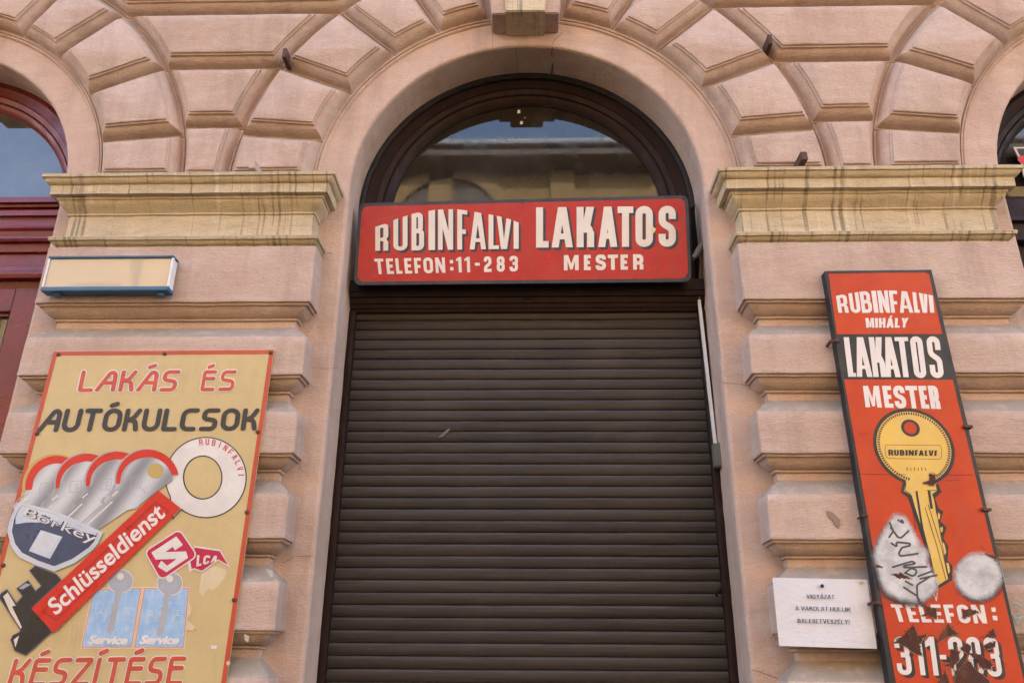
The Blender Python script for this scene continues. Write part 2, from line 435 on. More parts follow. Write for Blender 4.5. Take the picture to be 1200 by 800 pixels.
def block(ch, w, t, th=None, r=.09):
    """list of loop lists for one condensed block letter of height 1, width w, stem t, bar th"""
    th = th or t*.92; h = t/2; g = th/2; o = []
    acc = {'Á': 'A', 'É': 'E', 'Í': 'I', 'Ó': 'O'}
    if ch in acc:
        o = block(acc[ch], w, t, th, r)
        return o+[[V2([(w*.38, 1.07), (w*.62, 1.07), (w*.82, 1.25), (w*.52, 1.25)])]]
    if ch == 'I': o = [rect(0, 0, w, 1)]
    elif ch == 'L': o = [[V2([(0, 0), (w, 0), (w, th), (t, th), (t, 1), (0, 1)])]]
    elif ch == 'T': o = [[V2([(w/2-h, 0), (w/2+h, 0), (w/2+h, 1-th), (w, 1-th), (w, 1), (0, 1), (0, 1-th), (w/2-h, 1-th)])]]
    elif ch == 'E': o = [[V2([(0, 0), (w, 0), (w, th), (t, th), (t, .5-g), (w*.88, .5-g), (w*.88, .5+g), (t, .5+g), (t, 1-th), (w, 1-th), (w, 1), (0, 1)])]]
    elif ch == 'F': o = [[V2([(0, 0), (t, 0), (t, .45-g), (w*.86, .45-g), (w*.86, .45+g), (t, .45+g), (t, 1-th), (w, 1-th), (w, 1), (0, 1)])]]
    elif ch == 'H': o = [[V2([(0, 0), (t, 0), (t, .5-g), (w-t, .5-g), (w-t, 0), (w, 0), (w, 1), (w-t, 1), (w-t, .5+g), (t, .5+g), (t, 1), (0, 1)])]]
    elif ch == 'A':
        k = .30*w; yb, yt = .20, .20+th*.9
        inn = lambda y: t+k*y
        top = min(.9, (w/2-t)/k) if inn(1) > w/2 else .98
        hole = [(inn(yt), yt), (w-inn(yt), yt), (max(w/2, w-inn(top)), top), (min(w/2-.001, inn(top)), top)]
        o = [[V2([(0, 0), (t, 0), (inn(yb), yb), (w-inn(yb), yb), (w-t, 0), (w, 0), (w-k, 1), (k, 1)]), V2(hole)]]
    elif ch == 'V': o = [[V2([(0, 1), (t, 1), (w/2, .30), (w-t, 1), (w, 1), (w/2+t*.62, 0), (w/2-t*.62, 0)])]]
    elif ch == 'K': o = [rect(0, 0, t, 1), [V2([(t*.9, .36), (t*.9, .60), (w-t*1.12, 1), (w, 1), (t*1.75, .36)])],
                         [V2([(w-t, 0), (w, 0), (w, .36), (w*.86, .50), (w*.70, .585), (t*1.3, .50), (w-t, .38)])]]
    elif ch == 'N': o = [rect(0, 0, t*.95, 1), rect(w-t*.95, 0, w, 1), [V2([(0.001, 1), (t*1.05, 1), (w-.001, 0), (w-t*1.05, 0)])]]
    elif ch == 'M': o = [[V2([(0, 0), (t, 0), (t, .62), (w/2-t*.32, 0.05), (w/2+t*.32, 0.05), (w-t, .62), (w-t, 0), (w, 0), (w, 1), (w-t*1.15, 1), (w/2, .42), (t*1.15, 1), (0, 1)])]]
    elif ch == 'Y': o = [rect(w/2-h, 0, w/2+h, .45), [V2([(w/2-h, .44), (w/2+h, .44), (w, 1), (w-t*1.1, 1), (w/2, .66), (t*1.1, 1), (0, 1)])]]
    elif ch == 'Z': o = [[V2([(0, 0), (w, 0), (w, th), (t*1.2, th), (w, 1-th), (w, 1), (0, 1), (0, 1-th), (w-t*1.2, 1-th), (0, th)])]]
    elif ch == 'U': o = [stroke([(h, 1), (h, g), (w-h, g), (w-h, 1)], t, r=r+h)]
    elif ch == 'O': o = [stroke([(h, g), (w-h, g), (w-h, 1-g), (h, 1-g)], t, True, r+h*.8)]
    elif ch in 'CG':
        o = [stroke([(w-h, .70), (w-h, 1-g), (h, 1-g), (h, g), (w-h, g), (w-h, .32 if ch == 'C' else .5)], t, r=r+h)]
        if ch == 'G': o.append(rect(w*.5, .42, w-t, .42+th))
    elif ch == 'S': o = [stroke([(w-h, .68), (w-h, 1-g), (h, 1-g), (h, .585), (w-h, .43), (w-h, g), (h, g), (h, .31)], t, r=r+h*.7)]
    elif ch == 'B': o = [stroke([(h, g, 0), (w-h, g), (w-h, .515), (h, .515, 0)], t, True, r+h*.6),
                         stroke([(h, .516, 0), (w-h-.03, .516), (w-h-.03, 1-g), (h, 1-g, 0)], t, True, r+h*.6)]
    elif ch == 'R': o = [stroke([(h, .44, 0), (w-h, .44), (w-h, 1-g), (h, 1-g, 0)], t, True, r+h*.6), rect(0, 0, t, .43),
                         [V2([(w-t, 0), (w, 0), (w, .30), (w*.80, .47), (w-t*1.5, .40), (w-t, .33)])]]
    elif ch == '2': o = [stroke([(h, .68), (h, 1-g), (w-h, 1-g), (w-h, .56), (h, .30), (h, g, 0), (w, g)], t, r=r+h*.6)]
    elif ch == '3': o = [stroke([(h, .70), (h, 1-g), (w-h, 1-g), (w-h, .52), (w*.36, .52)], t, r=r+h*.5), stroke([(w*.36, .519), (w-h, .519), (w-h, g), (h, g), (h, .30)], t, r=r+h*.5)]
    elif ch == '8': o = [stroke([(h, g), (w-h, g), (w-h, .515), (h, .515)], t, True, r+h*.5), stroke([(h+.01, .516), (w-h-.01, .516), (w-h-.01, 1-g), (h+.01, 1-g)], t, True, r+h*.5)]
    elif ch == '1': o = [[V2([(w-t, 0), (w, 0), (w, 1), (w-t*.9, 1), (0, .86), (0, .72), (w-t, .78)])]]
    elif ch == '-': o = [rect(0, .42, w, .42+th)]
    elif ch == ':': o = [rect(0, .14, w, .36), rect(0, .60, w, .82)]
    elif ch == '!': o = [rect(0, 0, w, .14), [V2([(w*.2, .24), (w*.8, .24), (w, 1), (0, 1)])]]
    return o

def serif(ch, w, t):
    """roman capitals for the typed notice: block letter thinned, with serif bars"""
    thin = t*.7; o = block(ch, w, t, thin, .12)
    base = {'Á': 'A', 'É': 'E'}.get(ch, ch)
    feet = {'I': [.5*w], 'Y': [.5*w], 'A': [t*.5, w-t*.5], 'K': [t*.5, w-t*.5], 'H': [t*.5, w-t*.5], 'L': [t*.5], 'T': [.5*w], 'U': [], 'V': [], 'E': [t*.5], 'B': [t*.5]}
    heads = {'I': [.5*w], 'Y': [t*.5, w-t*.5], 'A': [], 'K': [t*.5, w-t*.5], 'H': [t*.5, w-t*.5], 'L': [t*.5], 'U': [t*.5, w-t*.5], 'V': [t*.5, w-t*.5], 'E': [t*.5], 'B': [t*.5]}
    for x in feet.get(base, []): o.append(rect(x-t*.9, -.015, x+t*.9, .045))
    for x in heads.get(base, []): o.append(rect(x-t*.9, .955, x+t*.9, 1.015))
    return o

def rounded(ch, w, t):
    """round-ended display letters of the tan board: centre lines"""
    acc = {'Á': ('A', .42), 'É': ('E', .30), 'Í': ('I', -.1), 'Ó': ('O', .25)}
    if ch in acc:
        b, dx = acc[ch]
        return rounded(b, w, t)+[[(dx*w+.0, 1.27), (dx*w+.24, 1.36)]]
    L = {'L': [[(.0, 1), (0, 0, .04), (w, 0)]],
         'A': [[(-.06, 0), (w*.62, .94, .12), (w*.80, 1, .12), (w, .86, .2), (w, 0)], [(w*.42, .40), (w*.95, .40)]],
         'K': [[(0, 1), (0, 0)], [(w, 1), (w*.62, .62, .3), (0.02, .45)], [(w*.35, .50), (w*.78, .44, .25), (w*.95, 0)]],
         'S': [[(w, 1), (w*.12, 1, .22), (w*.05, .56, .16), (w*.92, .46, .18), (w*.9, 0, .22), (0, 0)]],
         'E': [[(w, 1), (0, 1, .06), (0, 0, .06), (w, 0)], [(0.03, .62), (w*.93, .62)]],
         'U': [[(0, 1), (0, 0, .34), (w, 0, .34), (w, 1)]],
         'T': [[(0, 1), (w, 1)], [(w*.46, 1), (w*.46, 0)]],
         'C': [[(w, 1), (0, 1, .42), (0, 0, .42), (w*.9, 0)]],
         'Z': [[(0, 1), (w, 1, .04), (0, 0, .04), (w, 0)]],
         'I': [[(0, 1), (0, 0)]]}
    if ch == 'O': return [('closed', [(0, 0, .4), (w, 0, .4), (w, 1, .4), (0, 1, .4)])]
    return L[ch]

def quad_map(q):
    """(u, v) in the unit square -> pixel, v up; q = TL, TR, BR, BL"""
    TL, TR, BR, BL = [Vector(p) for p in q]
    return lambda u, v: BL*(1-u)*(1-v)+BR*u*(1-v)+TL*(1-u)*v+TR*u*v

def layout_block(text, widths, gap):
    if isinstance(widths, list): return [(ch, (a-widths[0][0]), b-a) for ch, (a, b) in zip(text.replace(' ', ''), widths)], widths[-1][1]-widths[0][0]
    x = 0; out = []
    for ch in text:
        wd = widths.get(ch, widths['*'])
        if ch == ' ': x += wd; continue
        out.append((ch, x, wd)); x += wd+gap
    return out, x-gap

LAYER = .00035
def lettering(text, quad, Y, mat, parent, widths, gap, t, fn=block, warp=None, shadow=None, name='lettering', shadow_mat=None, th=None):
    if isinstance(widths, list): widths = [(a*gap, b*gap) for a, b in widths]
    lay, W = layout_block(text, widths, gap); qm = quad_map(quad); mb = MB(); k = 0
    polys = []
    for ch, x, wd in lay:
        tt = t
        if ch == '1': tt = t
        for loops in (fn(ch, wd, tt, th) if fn is block else fn(ch, wd, tt)):
            polys.append([[((p.x+x)/W, p.y) for p in l] for l in loops])
    def mp(u, v, Yk, off=(0, 0)):
        vv = v*warp(u) if warp else v
        p = qm(u, vv)
        return at(p.x+off[0], p.y+off[1], Yk)
    o = None
    for i, loops in enumerate(polys):
        Yk = Y-LAYER*(4+.3*(i % 3)); mb.poly(loops, lambda a, b: mp(a, b, Yk))
    o = mb.build(name, mat, parent, fix=False)
    if shadow:
        ms = MB(); n = 6
        for s_ in range(n):
            f = (s_+1)/n
            for i, loops in enumerate(polys):
                Yk = Y-LAYER*(1+.3*s_+.08*(i % 3)); ms.poly(loops, lambda a, b: mp(a, b, Yk, (shadow[0]*f, shadow[1]*f)))
        ms.build('drop_shadow_paint', shadow_mat or M['sign_black'], o, fix=False)
    return o

def round_lettering(text, quad, Y, mat, parent, widths, gap, t, outline=None, name='lettering'):
    lay, W = layout_block(text, widths, gap); qm = quad_map(quad); mb = MB(); mo = MB(); i = 0
    for ch, x, wd in lay:
        for st in rounded(ch, wd, t):
            closed = isinstance(st, tuple)
            pts = st[1] if closed else st
            for (m_, tt, lv) in ((mb, t, 5), (mo, t+outline if outline else 0, 2)):
                if not tt: continue
                Yk = Y-LAYER*(lv+.5*(i % 4))
                ink_line(m_, [(p[0]+x,)+tuple(p[1:]) for p in pts], tt, closed, 0, 'round', lambda a, b: at(*qm(a/W, b), Yk))
            i += 1
    o = mb.build(name, mat, parent, fix=False)
    if outline: mo.build('letter_outline', M['outline_white'], o, fix=False)
    return o

def typed(text, quad, Y, mat, parent, name='lettering', bold=.02, shear=0, outline=None, fat=()):
    """set in Blender's built-in typeface, then laid into a quad"""
    c = bpy.data.curves.new('type', 'FONT'); c.body = text; c.offset = bold; c.shear = shear; c.resolution_u = 4
    t = bpy.data.objects.new('type', c); COL.objects.link(t)
    me = bpy.data.meshes.new_from_object(t.evaluated_get(bpy.context.evaluated_depsgraph_get()))
    vs = [v.co.copy() for v in me.vertices]; fs = [tuple(p.vertices) for p in me.polygons]
    bpy.data.objects.remove(t); bpy.data.curves.remove(c); bpy.data.meshes.remove(me)
    x0, x1 = min(v.x for v in vs), max(v.x for v in vs); y0, y1 = min(v.y for v in vs), max(v.y for v in vs)
    qm = quad_map(quad); mb = MB()
    mb.add([at(*qm((v.x-x0)/(x1-x0), (v.y-y0)/(y1-y0)), Y-LAYER*4) for v in vs], [tuple(reversed(f)) for f in fs])
    for k, (fx, fy) in enumerate(fat):
        sh = lambda q: (q.x+fx, q.y+fy)
        mb.add([at(*sh(qm((v.x-x0)/(x1-x0), (v.y-y0)/(y1-y0))), Y-LAYER*(4.3+.3*k)) for v in vs], [tuple(reversed(f)) for f in fs])
    return mb.build(name, mat, parent, fix=False)

class Z:
    """pixel frame of an enlarged crop: z(x, y) gives the photograph's pixel"""
    def __init__(s, ox, oy, k): s.o = (ox, oy); s.k = k
    def __call__(s, x, y): return (s.o[0]+x/s.k, s.o[1]+y/s.k)
    def L(s, pts): return [s(*p[:2]) for p in pts]

def flat(pxs, Y, lv, mat, name, parent, holes=()):
    mb = MB(); mb.poly([pxs]+list(holes), lambda a, b: at(a, b, Y-LAYER*lv)); return mb.build(name, mat, parent, fix=False)

def circ(cx, cy, rx, ry=None, n=40, a0=0, a1=360):
    ry = ry or rx; full = a1-a0 == 360
    return [(cx+rx*math.cos(R(a0+(a1-a0)*i/(n if full else n-1))), cy-ry*math.sin(R(a0+(a1-a0)*i/(n if full else n-1)))) for i in range(n)]

def pen(strokes, Y, lv, t, mat, name, parent, r=3, cap='round'):
    mb = MB()
    for i, pts in enumerate(strokes):
        ink_line(mb, pts, t, False, r, cap, lambda a, b: at(a, b, Y-LAYER*(lv+.2*(i % 5))))
    return mb.build(name, mat, parent, fix=False)

def pens(strokes, *a):
    for s_ in strokes: pen([s_], *a)

def scale_poly(pts, k, dx=0, dy=0):
    cx = sum(p[0] for p in pts)/len(pts); cy = sum(p[1] for p in pts)/len(pts)
    return [(cx+(p[0]-cx)*k+dx, cy+(p[1]-cy)*k+dy) for p in pts]

def inset_poly(pts, d):
    v = [Vector(p) for p in pts]
    area = sum(v[i].x*v[(i+1) % len(v)].y-v[(i+1) % len(v)].x*v[i].y for i in range(len(v)))
    return [(p.x, p.y) for p in offset_line(v, True, d if area > 0 else -d)]

# ================================================================ ground
g = MB(); g.add([(-60, -4.2, 0), (60, -4.2, 0), (60, 30, 0), (-60, 30, 0), (-60, -4.2, -.14), (60, -4.2, -.14)], [(0, 1, 2, 3), (4, 5, 1, 0)])
tag(g.build('pavement', M['paving'], fix=False), kind='structure')
g = MB(); g.add([(-60, -60, -.14), (60, -60, -.14), (60, -4.2, -.14), (-60, -4.2, -.14)], [(0, 1, 2, 3)])
tag(g.build('road', M['asphalt'], fix=False), kind='structure')
g = MB(); g.box(-60, 60, -16, -11.6, -.139, 0)
tag(g.build('far_pavement', M['paving']), kind='structure')

# ================================================================ the house with the shop
house = empty('townhouse', (0, 0, 0), 'pink plastered townhouse ground floor with three round arches and rusticated stone piers', 'building')
def ring_pts(cx, r, n=48, a0=0, a1=180): return [(cx+r*math.cos(R(a0+(a1-a0)*i/n)), ZS+r*math.sin(R(a0+(a1-a0)*i/n))) for i in range(n+1)]
mb = MB()
holes = [[(b-1, 0.0)]+[(b-1, ZS*.25*k) for k in range(1, 4)]+[p for p in reversed(ring_pts(b, 1))]+[(b+1, ZS*.25*k) for k in (3, 2, 1)]+[(b+1, 0.0)] for b in (-BAY, 0, BAY)]
outer = [(-9, 0)]
for h in holes: outer += h
outer += [(9, 0), (9, 15), (-9, 15)]
ARR = .018                                  # softened arris of the openings
def arris(h, b, k):
    out = []
    for (x, z) in h:
        if z >= ZS: v = Vector((x-b, z-ZS)); v = v*(1+k); out.append((b+v.x, ZS+v.y))
        else: out.append((b+(x-b)*(1+k), z))
    return out
outer = [(-9, 0)]
for h, b in zip(holes, (-BAY, 0, BAY)): outer += arris(h, b, ARR)
outer += [(9, 0), (9, 15), (-9, 15)]
mb.poly([outer], lambda a, b: Vector((a, 0, b)))
for h, b in zip(holes, (-BAY, 0, BAY)):
    rows = []
    for k, y in ((ARR, 0), (ARR*.35, .004), (0, .016), (0, .10), (0, .20), (0, .42)):
        rows.append([Vector((a, y, c)) for a, c in arris(h, b, k)])
    mb.grid(rows)
mb.add([(-9, 0, 15), (9, 0, 15), (9, 10, 15), (-9, 10, 15), (-9, 0, 0), (-9, 10, 0), (9, 0, 0), (9, 10, 0), (-9, .42, 0)],
       [(0, 1, 2, 3), (4, 0, 3, 5), (1, 6, 7, 2), (3, 2, 7, 5)])
mb.build('wall', M['jamb'], house, smooth=False)
# dark room backing behind the windows
mb = MB(); mb.box(-8.9, 8.9, .62, 9.8, .02, 14.8); mb.build('interior', M['room'], house)

# --- bevelled stones ---
def resample(loop, step):
    out = []
    n = len(loop)
    for i in range(n):
        a = Vector(loop[i]); b = Vector(loop[(i+1) % n]); k = max(1, int((b-a).length/step))
        for j in range(k): out.append(a+(b-a)*j/k)
    return out

def stone(name, corners_fn, ins=.070, dep=.094):
    """bevelled stone from four sides, each a polyline (list of 2-D points); all sides share the hollow-moulded profile"""
    sides = corners_fn                      # list of 4 polylines, head to tail, counter-clockwise
    prof = [(0.001, -.006), (.0035, .010), (.011, .013), (.014, .019)]
    for i in range(1, 7):                   # cavetto
        a = i/6*math.pi/2
        prof.append((.014+(ins-.026)*(1-math.cos(a))*.7+(ins-.026)*.3*i/6, .018+(dep-.034)*(math.sin(a)*.7+.3*i/6)))
    prof += [(ins-.0115, dep-.014), (ins-.011, dep-.004), (ins-.001, dep-.002), (ins-.0005, dep+.007), (ins+.004, dep+.009)]
    mb = MB(); rows = []
    idx = []
    base = []
    for s_ in sides: base += [Vector(p) for p in s_[:-1]]
    for (i_, d_) in prof:
        off = offset_poly_sides(sides, i_)
        rows.append([Vector((p.x, -d_, p.y)) for p in off])
    n = len(rows[0]); mb.grid(rows, closed=True)
    last = rows[-1]
    # face: fan of quads between opposite sides
    mb.poly([[(p.x, p.z) for p in last]], lambda a, b: Vector((a, -prof[-1][1], b)))
    mb.jitter(.0024, 5)
    return mb.build(name, M['pink'], house, smooth=True)

def offset_poly_sides(sides, d):
    """inset a closed loop made of four polylines, keeping the vertex count"""
    offs = []
    for s_ in sides:
        v = [Vector(p) for p in s_]
        offs.append(offset_line(v, False, d))
    out = []
    m = len(sides)
    for k in range(m):
        a = offs[k-1]; b = offs[k]; c = offs[(k+1) % m]
        P = meet(a[-2], a[-1], b[0], b[1]); Q = meet(b[-2], b[-1], c[0], c[1])
        src = b; n = len(src)
        # re-parametrise the middle of the side between the mitred ends
        L0 = (src[-1]-src[0]); ln = L0.length; ax = L0/ln
        t0 = (P-src[0]).dot(ax)/ln; t1 = (Q-src[0]).dot(ax)/ln
        pts = [P]
        for i in range(1, n-1):
            t = i/(n-1); tt = t0+(t1-t0)*t
            f = tt*(n-1); j = max(0, min(n-2, int(math.floor(f)))); fr = f-j
            pts.append(src[j]+(src[j+1]-src[j])*fr)
        out += pts
    return out

def meet(a, b, c, d):
    r, s_ = b-a, d-c; den = r.x*s_.y-r.y*s_.x
    if abs(den) < 1e-9: return (b+c)/2
    t = ((c.x-a.x)*s_.y-(c.y-a.y)*s_.x)/den
    return a+r*t

FOC = .20
def line_circle(ang, rad):
    dx, dz = math.cos(R(ang)), math.sin(R(ang)); b = FOC*dz; c = FOC*FOC-rad*rad
    t = -b+math.sqrt(b*b-c); return (t*dx, FOC+t*dz)
R_IN, R_OUT = 1.212, 1.695
JA = [None, 5.0, 23.0, 42.4, 59.5, 77.5]
def joint(k, rad):
    if k == 0: return (rad, 0.0)
    return line_circle(JA[k], rad)
def seg(p, q, n): return [(p[0]+(q[0]-p[0])*i/n, p[1]+(q[1]-p[1])*i/n) for i in range(n+1)]
def arcpts(p, q, rad, n):
    a0 = math.atan2(p[1], p[0]); a1 = math.atan2(q[1], q[0])
    return [(rad*math.cos(a0+(a1-a0)*i/n), rad*math.sin(a0+(a1-a0)*i/n)) for i in range(n+1)]
E_ = .003
for b in (-BAY, 0, BAY):
    for sgn in (1, -1):
        for k in range(5):
            p0, p1 = joint(k, R_IN), joint(k, R_OUT); q0, q1 = joint(k+1, R_IN), joint(k+1, R_OUT)
            sides = [seg(p0, p1, 8), arcpts(p1, q1, R_OUT, 8), seg(q1, q0, 8), arcpts(q0, p0, R_IN, 8)]
            if sgn < 0: sides = [[(-x, z) for x, z in reversed(s_)] for s_ in reversed(sides)]
            sides = [[(x+b, z+ZS) for x, z in s_] for s_ in sides]
            stone('voussoir', sides)
LV = [0.0, .395, .825, 1.245, 1.62]
for c in (-BAY/2, BAY/2):
    for k in range(4):
        za, zb = LV[k], LV[k+1]; xs = lambda z: BAY/2-math.sqrt(R_OUT**2-z*z)
        rgt = [(xs(za+(zb-za)*i/8), za+(zb-za)*i/8) for i in range(9)]
        lft = [(-x, z) for x, z in reversed(rgt)]
        sides = [seg(lft[-1], rgt[0], 8), rgt, seg(rgt[-1], lft[0], 8), lft]
        sides = [[(x+c, z+ZS) for x, z in s_] for s_ in sides]
        stone('spandrel_panel', sides, .060 if k == 0 else .068, .090)
for b in (-BAY, 0, BAY):
    rows = []
    for r_, y in ((1.180, .001), (1.184, -.009), (1.190, -.013), (1.197, -.012), (1.199, -.006), (1.203, -.006), (1.205, -.016), (1.212, -.016), (1.213, .001)):
        rows.append([Vector((b+r_*math.cos(math.pi*i/64), y, ZS+r_*math.sin(math.pi*i/64))) for i in range(65)])
    mb = MB(); mb.grid(rows); mb.jitter(.0015, 6).build('arch_fillet', M['jamb'], house, smooth=True)
# keystones
for b in (-BAY, 0, BAY):
    mb = MB()
    def wedge(w0, w1, z0, z1, yf, yb):
        mb.add([(b-w0, yf, z0), (b+w0, yf, z0), (b+w1, yf, z1), (b-w1, yf, z1), (b-w0, yb, z0), (b+w0, yb, z0), (b+w1, yb, z1), (b-w1, yb, z1)],
               [(0, 1, 2, 3), (4, 7, 6, 5), (0, 4, 5, 1), (3, 2, 6, 7), (0, 3, 7, 4), (1, 5, 6, 2)])
    wedge(.117, .16, ZS+1.072, ZS+1.75, -.205, .002)
    tag(mb.jitter(.002).build('keystone', M['yellow'], house, bevel=.006))
    mb = MB(); wedge(.20, .27, ZS+1.092, ZS+1.72, -.165, .004); mb.jitter(.002).build('keystone_backing', M['pink'], house, bevel=.006)

# --- piers: core, rusticated blocks, capital; every course is one moulding swept round three sides ---
PX = [(-BAY/2, .6310), (BAY/2, .6310)]
def sweep3(prof, c, hw, nseg=22, core=C0):
    """prof: (z, off) from bottom to top, off out from the pier core"""
    rows = []
    for z, o in prof:
        x0, x1, y = c-hw-o, c+hw+o, -(core+o)
        row = [Vector((x0, .004, z)), Vector((x0, y*.5, z)), Vector((x0, y+.006, z)), Vector((x0+.006, y, z))]
        row += [Vector((x0+(x1-x0)*i/nseg, y, z)) for i in range(1, nseg)]
        row += [Vector((x1-.006, y, z)), Vector((x1, y+.006, z)), Vector((x1, y*.5, z)), Vector((x1, .004, z))]
        rows.append(row)
    mb = MB(); mb.grid(rows)
    # close bottom and top
    for r_, z in ((rows[0], 0), (rows[-1], 1)):
        b0 = len(mb.v); mb.add(r_, [tuple(range(len(r_)))])
    return mb
def cav(z0, o0, z1, o1, n=5):
    """hollow from (z0,o0) low to (z1,o1) high and out"""
    return [(z0+(z1-z0)*(.45*i/n+.55*(1-math.cos(i/n*math.pi/2))), o0+(o1-o0)*(.45*i/n+.55*math.sin(i/n*math.pi/2))) for i in range(1, n+1)]
def block_prof(zl, top):
    """zl: height of the lip, top: where the weathered top meets the joint"""
    b = zl-.090
    p = [(b, .004), (b+.004, .012), (b+.012, .014), (b+.014, .006)]
    p += cav(b+.014, .006, zl-.026, .062)
    p += [(zl-.0255, .074), (zl-.013, .0755), (zl-.0125, .0885), (zl-.002, .0905), (zl+.004, .0895), (zl+.02, .0885)]
    fz0, fz1 = zl+.02, top-.082
    p += [(fz0+(fz1-fz0)*i/4, .0885) for i in range(1, 4)]
    p += [(top-.082, .087), (top-.072, .080), (top-.036, .042), (top-.006, .006), (top, .002)]
    return p
for c, hw in PX:
    mb = MB(); 
    rows = [[Vector((c-hw, .004, z)), Vector((c-hw, -C0, z)), Vector((c-hw/2, -C0, z)), Vector((c, -C0, z)), Vector((c+hw/2, -C0, z)), Vector((c+hw, -C0, z)), Vector((c+hw, .004, z))] for z in [ZS*i/24 for i in range(25)]]
    mb.grid(rows); mb.jitter(.002).build('pier_core', M['jamb'], house)
    for k in range(9):
        zl = ZS-.770-.3975*k
        top = ZS-.446 if k == 0 else zl+.3975-.124
        if k == 0:
            p = block_prof(zl, ZS-.40); p = [q for q in p if q[0] < ZS-.49]+[(ZS-.462, .0885), (ZS-.455, .05)]
        else: p = block_prof(zl, top)
        if zl < .35: continue
        mb = sweep3(p, c, hw); mb.jitter(.0026, 6).build('rusticated_block', M['pink'], house, smooth=True)
    mb = MB(); mb.box(c-hw-.1, c+hw+.1, -.18, .002, 0, .34); mb.build('plinth', M['jamb'], house, bevel=.01)
    cp = [(-.462, .030), (-.458, .046), (-.452, .050), (-.448, .058), (-.440, .060), (-.438, .070), (-.430, .080), (-.421, .086), (-.419, .096), (-.404, .101), (-.399, .098), (-.384, .048),
          (-.376, .045), (-.34, .045), (-.29, .045), (-.246, .045), (-.242, .054), (-.233, .054), (-.231, .048)]
    cp += [(-.231+.058*i/5, .050+.044*math.sin(i/5*math.pi/2)**1.4) for i in range(1, 6)]
    cp += [(-.171, .101), (-.158, .103), (-.156, .098), (-.154, .130), (-.135, .131), (-.118, .132), (-.100, .133), (-.098, .141)]
    cp += cav(-.096, .142, -.070, .160, 4)+[(-.068, .169), (-.052, .172), (-.046, .166), (-.030, .05), (-.022, -.03)]
    mb = sweep3([(ZS+z, o) for z, o in cp], c, hw, 40)
    mb.jitter(.0022, 6); mb.build('pier_capital', M['yellow'], house, smooth=True)

# --- windows ---
def arch_window(b, mat, glassmat, zbot, y0=.262):
    prof = [(1.004, y0+.035), (1.0, y0+.008), (.975, y0), (.972, y0+.02), (.965, y0+.022), (.915, y0+.022), (.910, y0+.032), (.880, y0+.040), (.872, y0+.055), (.868, y0+.050), (.850, y0+.056), (.832, y0+.074), (.822, y0+.084), (.820, y0+.10)]
    rows = []
    for r_, y in prof:
        row = [Vector((b-r_, y, zbot+(ZS-zbot)*i/6)) for i in range(6)]
        row += [Vector((b-r_*math.cos(math.pi*i/56), y, ZS+r_*math.sin(math.pi*i/56))) for i in range(57)]
        row += [Vector((b+r_, y, ZS-(ZS-zbot)*i/6)) for i in range(1, 7)]
        rows.append(row)
    mb = MB(); mb.grid(rows); f = mb.build('arched_window_frame', mat, house, smooth=True)
    mb = MB(); pl = [(b-.823, zbot)]+[(b-.823*math.cos(math.pi*i/40), ZS+.823*math.sin(math.pi*i/40)) for i in range(41)]+[(b+.823, zbot)]
    mb.poly([pl], lambda a, c: Vector((a, y0+.092, c))); mb.poly([pl], lambda a, c: Vector((a, y0+.098, c)), flip=True)
    mb.build('pane', glassmat, f, fix=False)
    return f
fw_ = arch_window(0, M['brown_wood'], M['glass'], 3.60)
mb = MB(); n = 60                              # ragged black putty between plaster and frame
rows = []
for r_, y in ((1.001, .246), (.984, .244), (.972, .262)):
    rows.append([Vector(((r_+(.006*noise.noise(Vector((i*.9, r_*3, 0))) if r_ < 1 else 0))*-math.cos(math.pi*i/n), y, ZS+(r_+(.006*noise.noise(Vector((i*.9, r_*3, 0))) if r_ < 1 else 0))*math.sin(math.pi*i/n))) for i in range(n+1)])
mb.grid(rows); mb.build('putty_line', M['black_putty'], fw_)
for px, py, s_ in ((608, 131, .010), (611, 144, .009), (615, 138, .006), (530, 159, .006), (706, 159, .006)):
    p = at(px, py, .352); mb = MB(); mb.add([p+Vector((-s_, 0, -s_*1.4)), p+Vector((s_, 0, -s_*1.2)), p+Vector((s_*.9, 0, s_*1.4)), p+Vector((-s_*.8, 0, s_*1.2))], [(0, 1, 2, 3)])
    mb.build('sticker_scrap', M['outline_white'] if s_ > .006 else M['cable'], fw_, fix=False)

# lintel over the shutter
mb = MB()
lp = [(3.430, .300), (3.430, .262), (3.437, .256), (3.447, .254), (3.449, .246), (3.462, .240), (3.470, .238), (3.472, .228), (3.490, .222), (3.502, .220), (3.504, .205), (3.530, .203), (3.534, .196), (3.600, .196), (3.604, .26), (3.604, .30)]
mb.grid([[Vector((-.9985+1.997*i/12, y, z)) for i in range(13)] for z, y in lp])
lin = mb.jitter(.001).build('shutter_lintel', M['brown_wood'], house, smooth=True)
p = at(617, 349, .225); mb = MB(); mb.tube([p+Vector((-.012, -.012, 0)), p+Vector((.002, -.03, .004)), p+Vector((.016, -.012, 0))], .007)
mb.box(p.x-.02, p.x+.02, p.y-.012, p.y+.004, p.z-.012, p.z+.012); mb.build('lintel_hook', M['brown_wood'], lin, smooth=True)

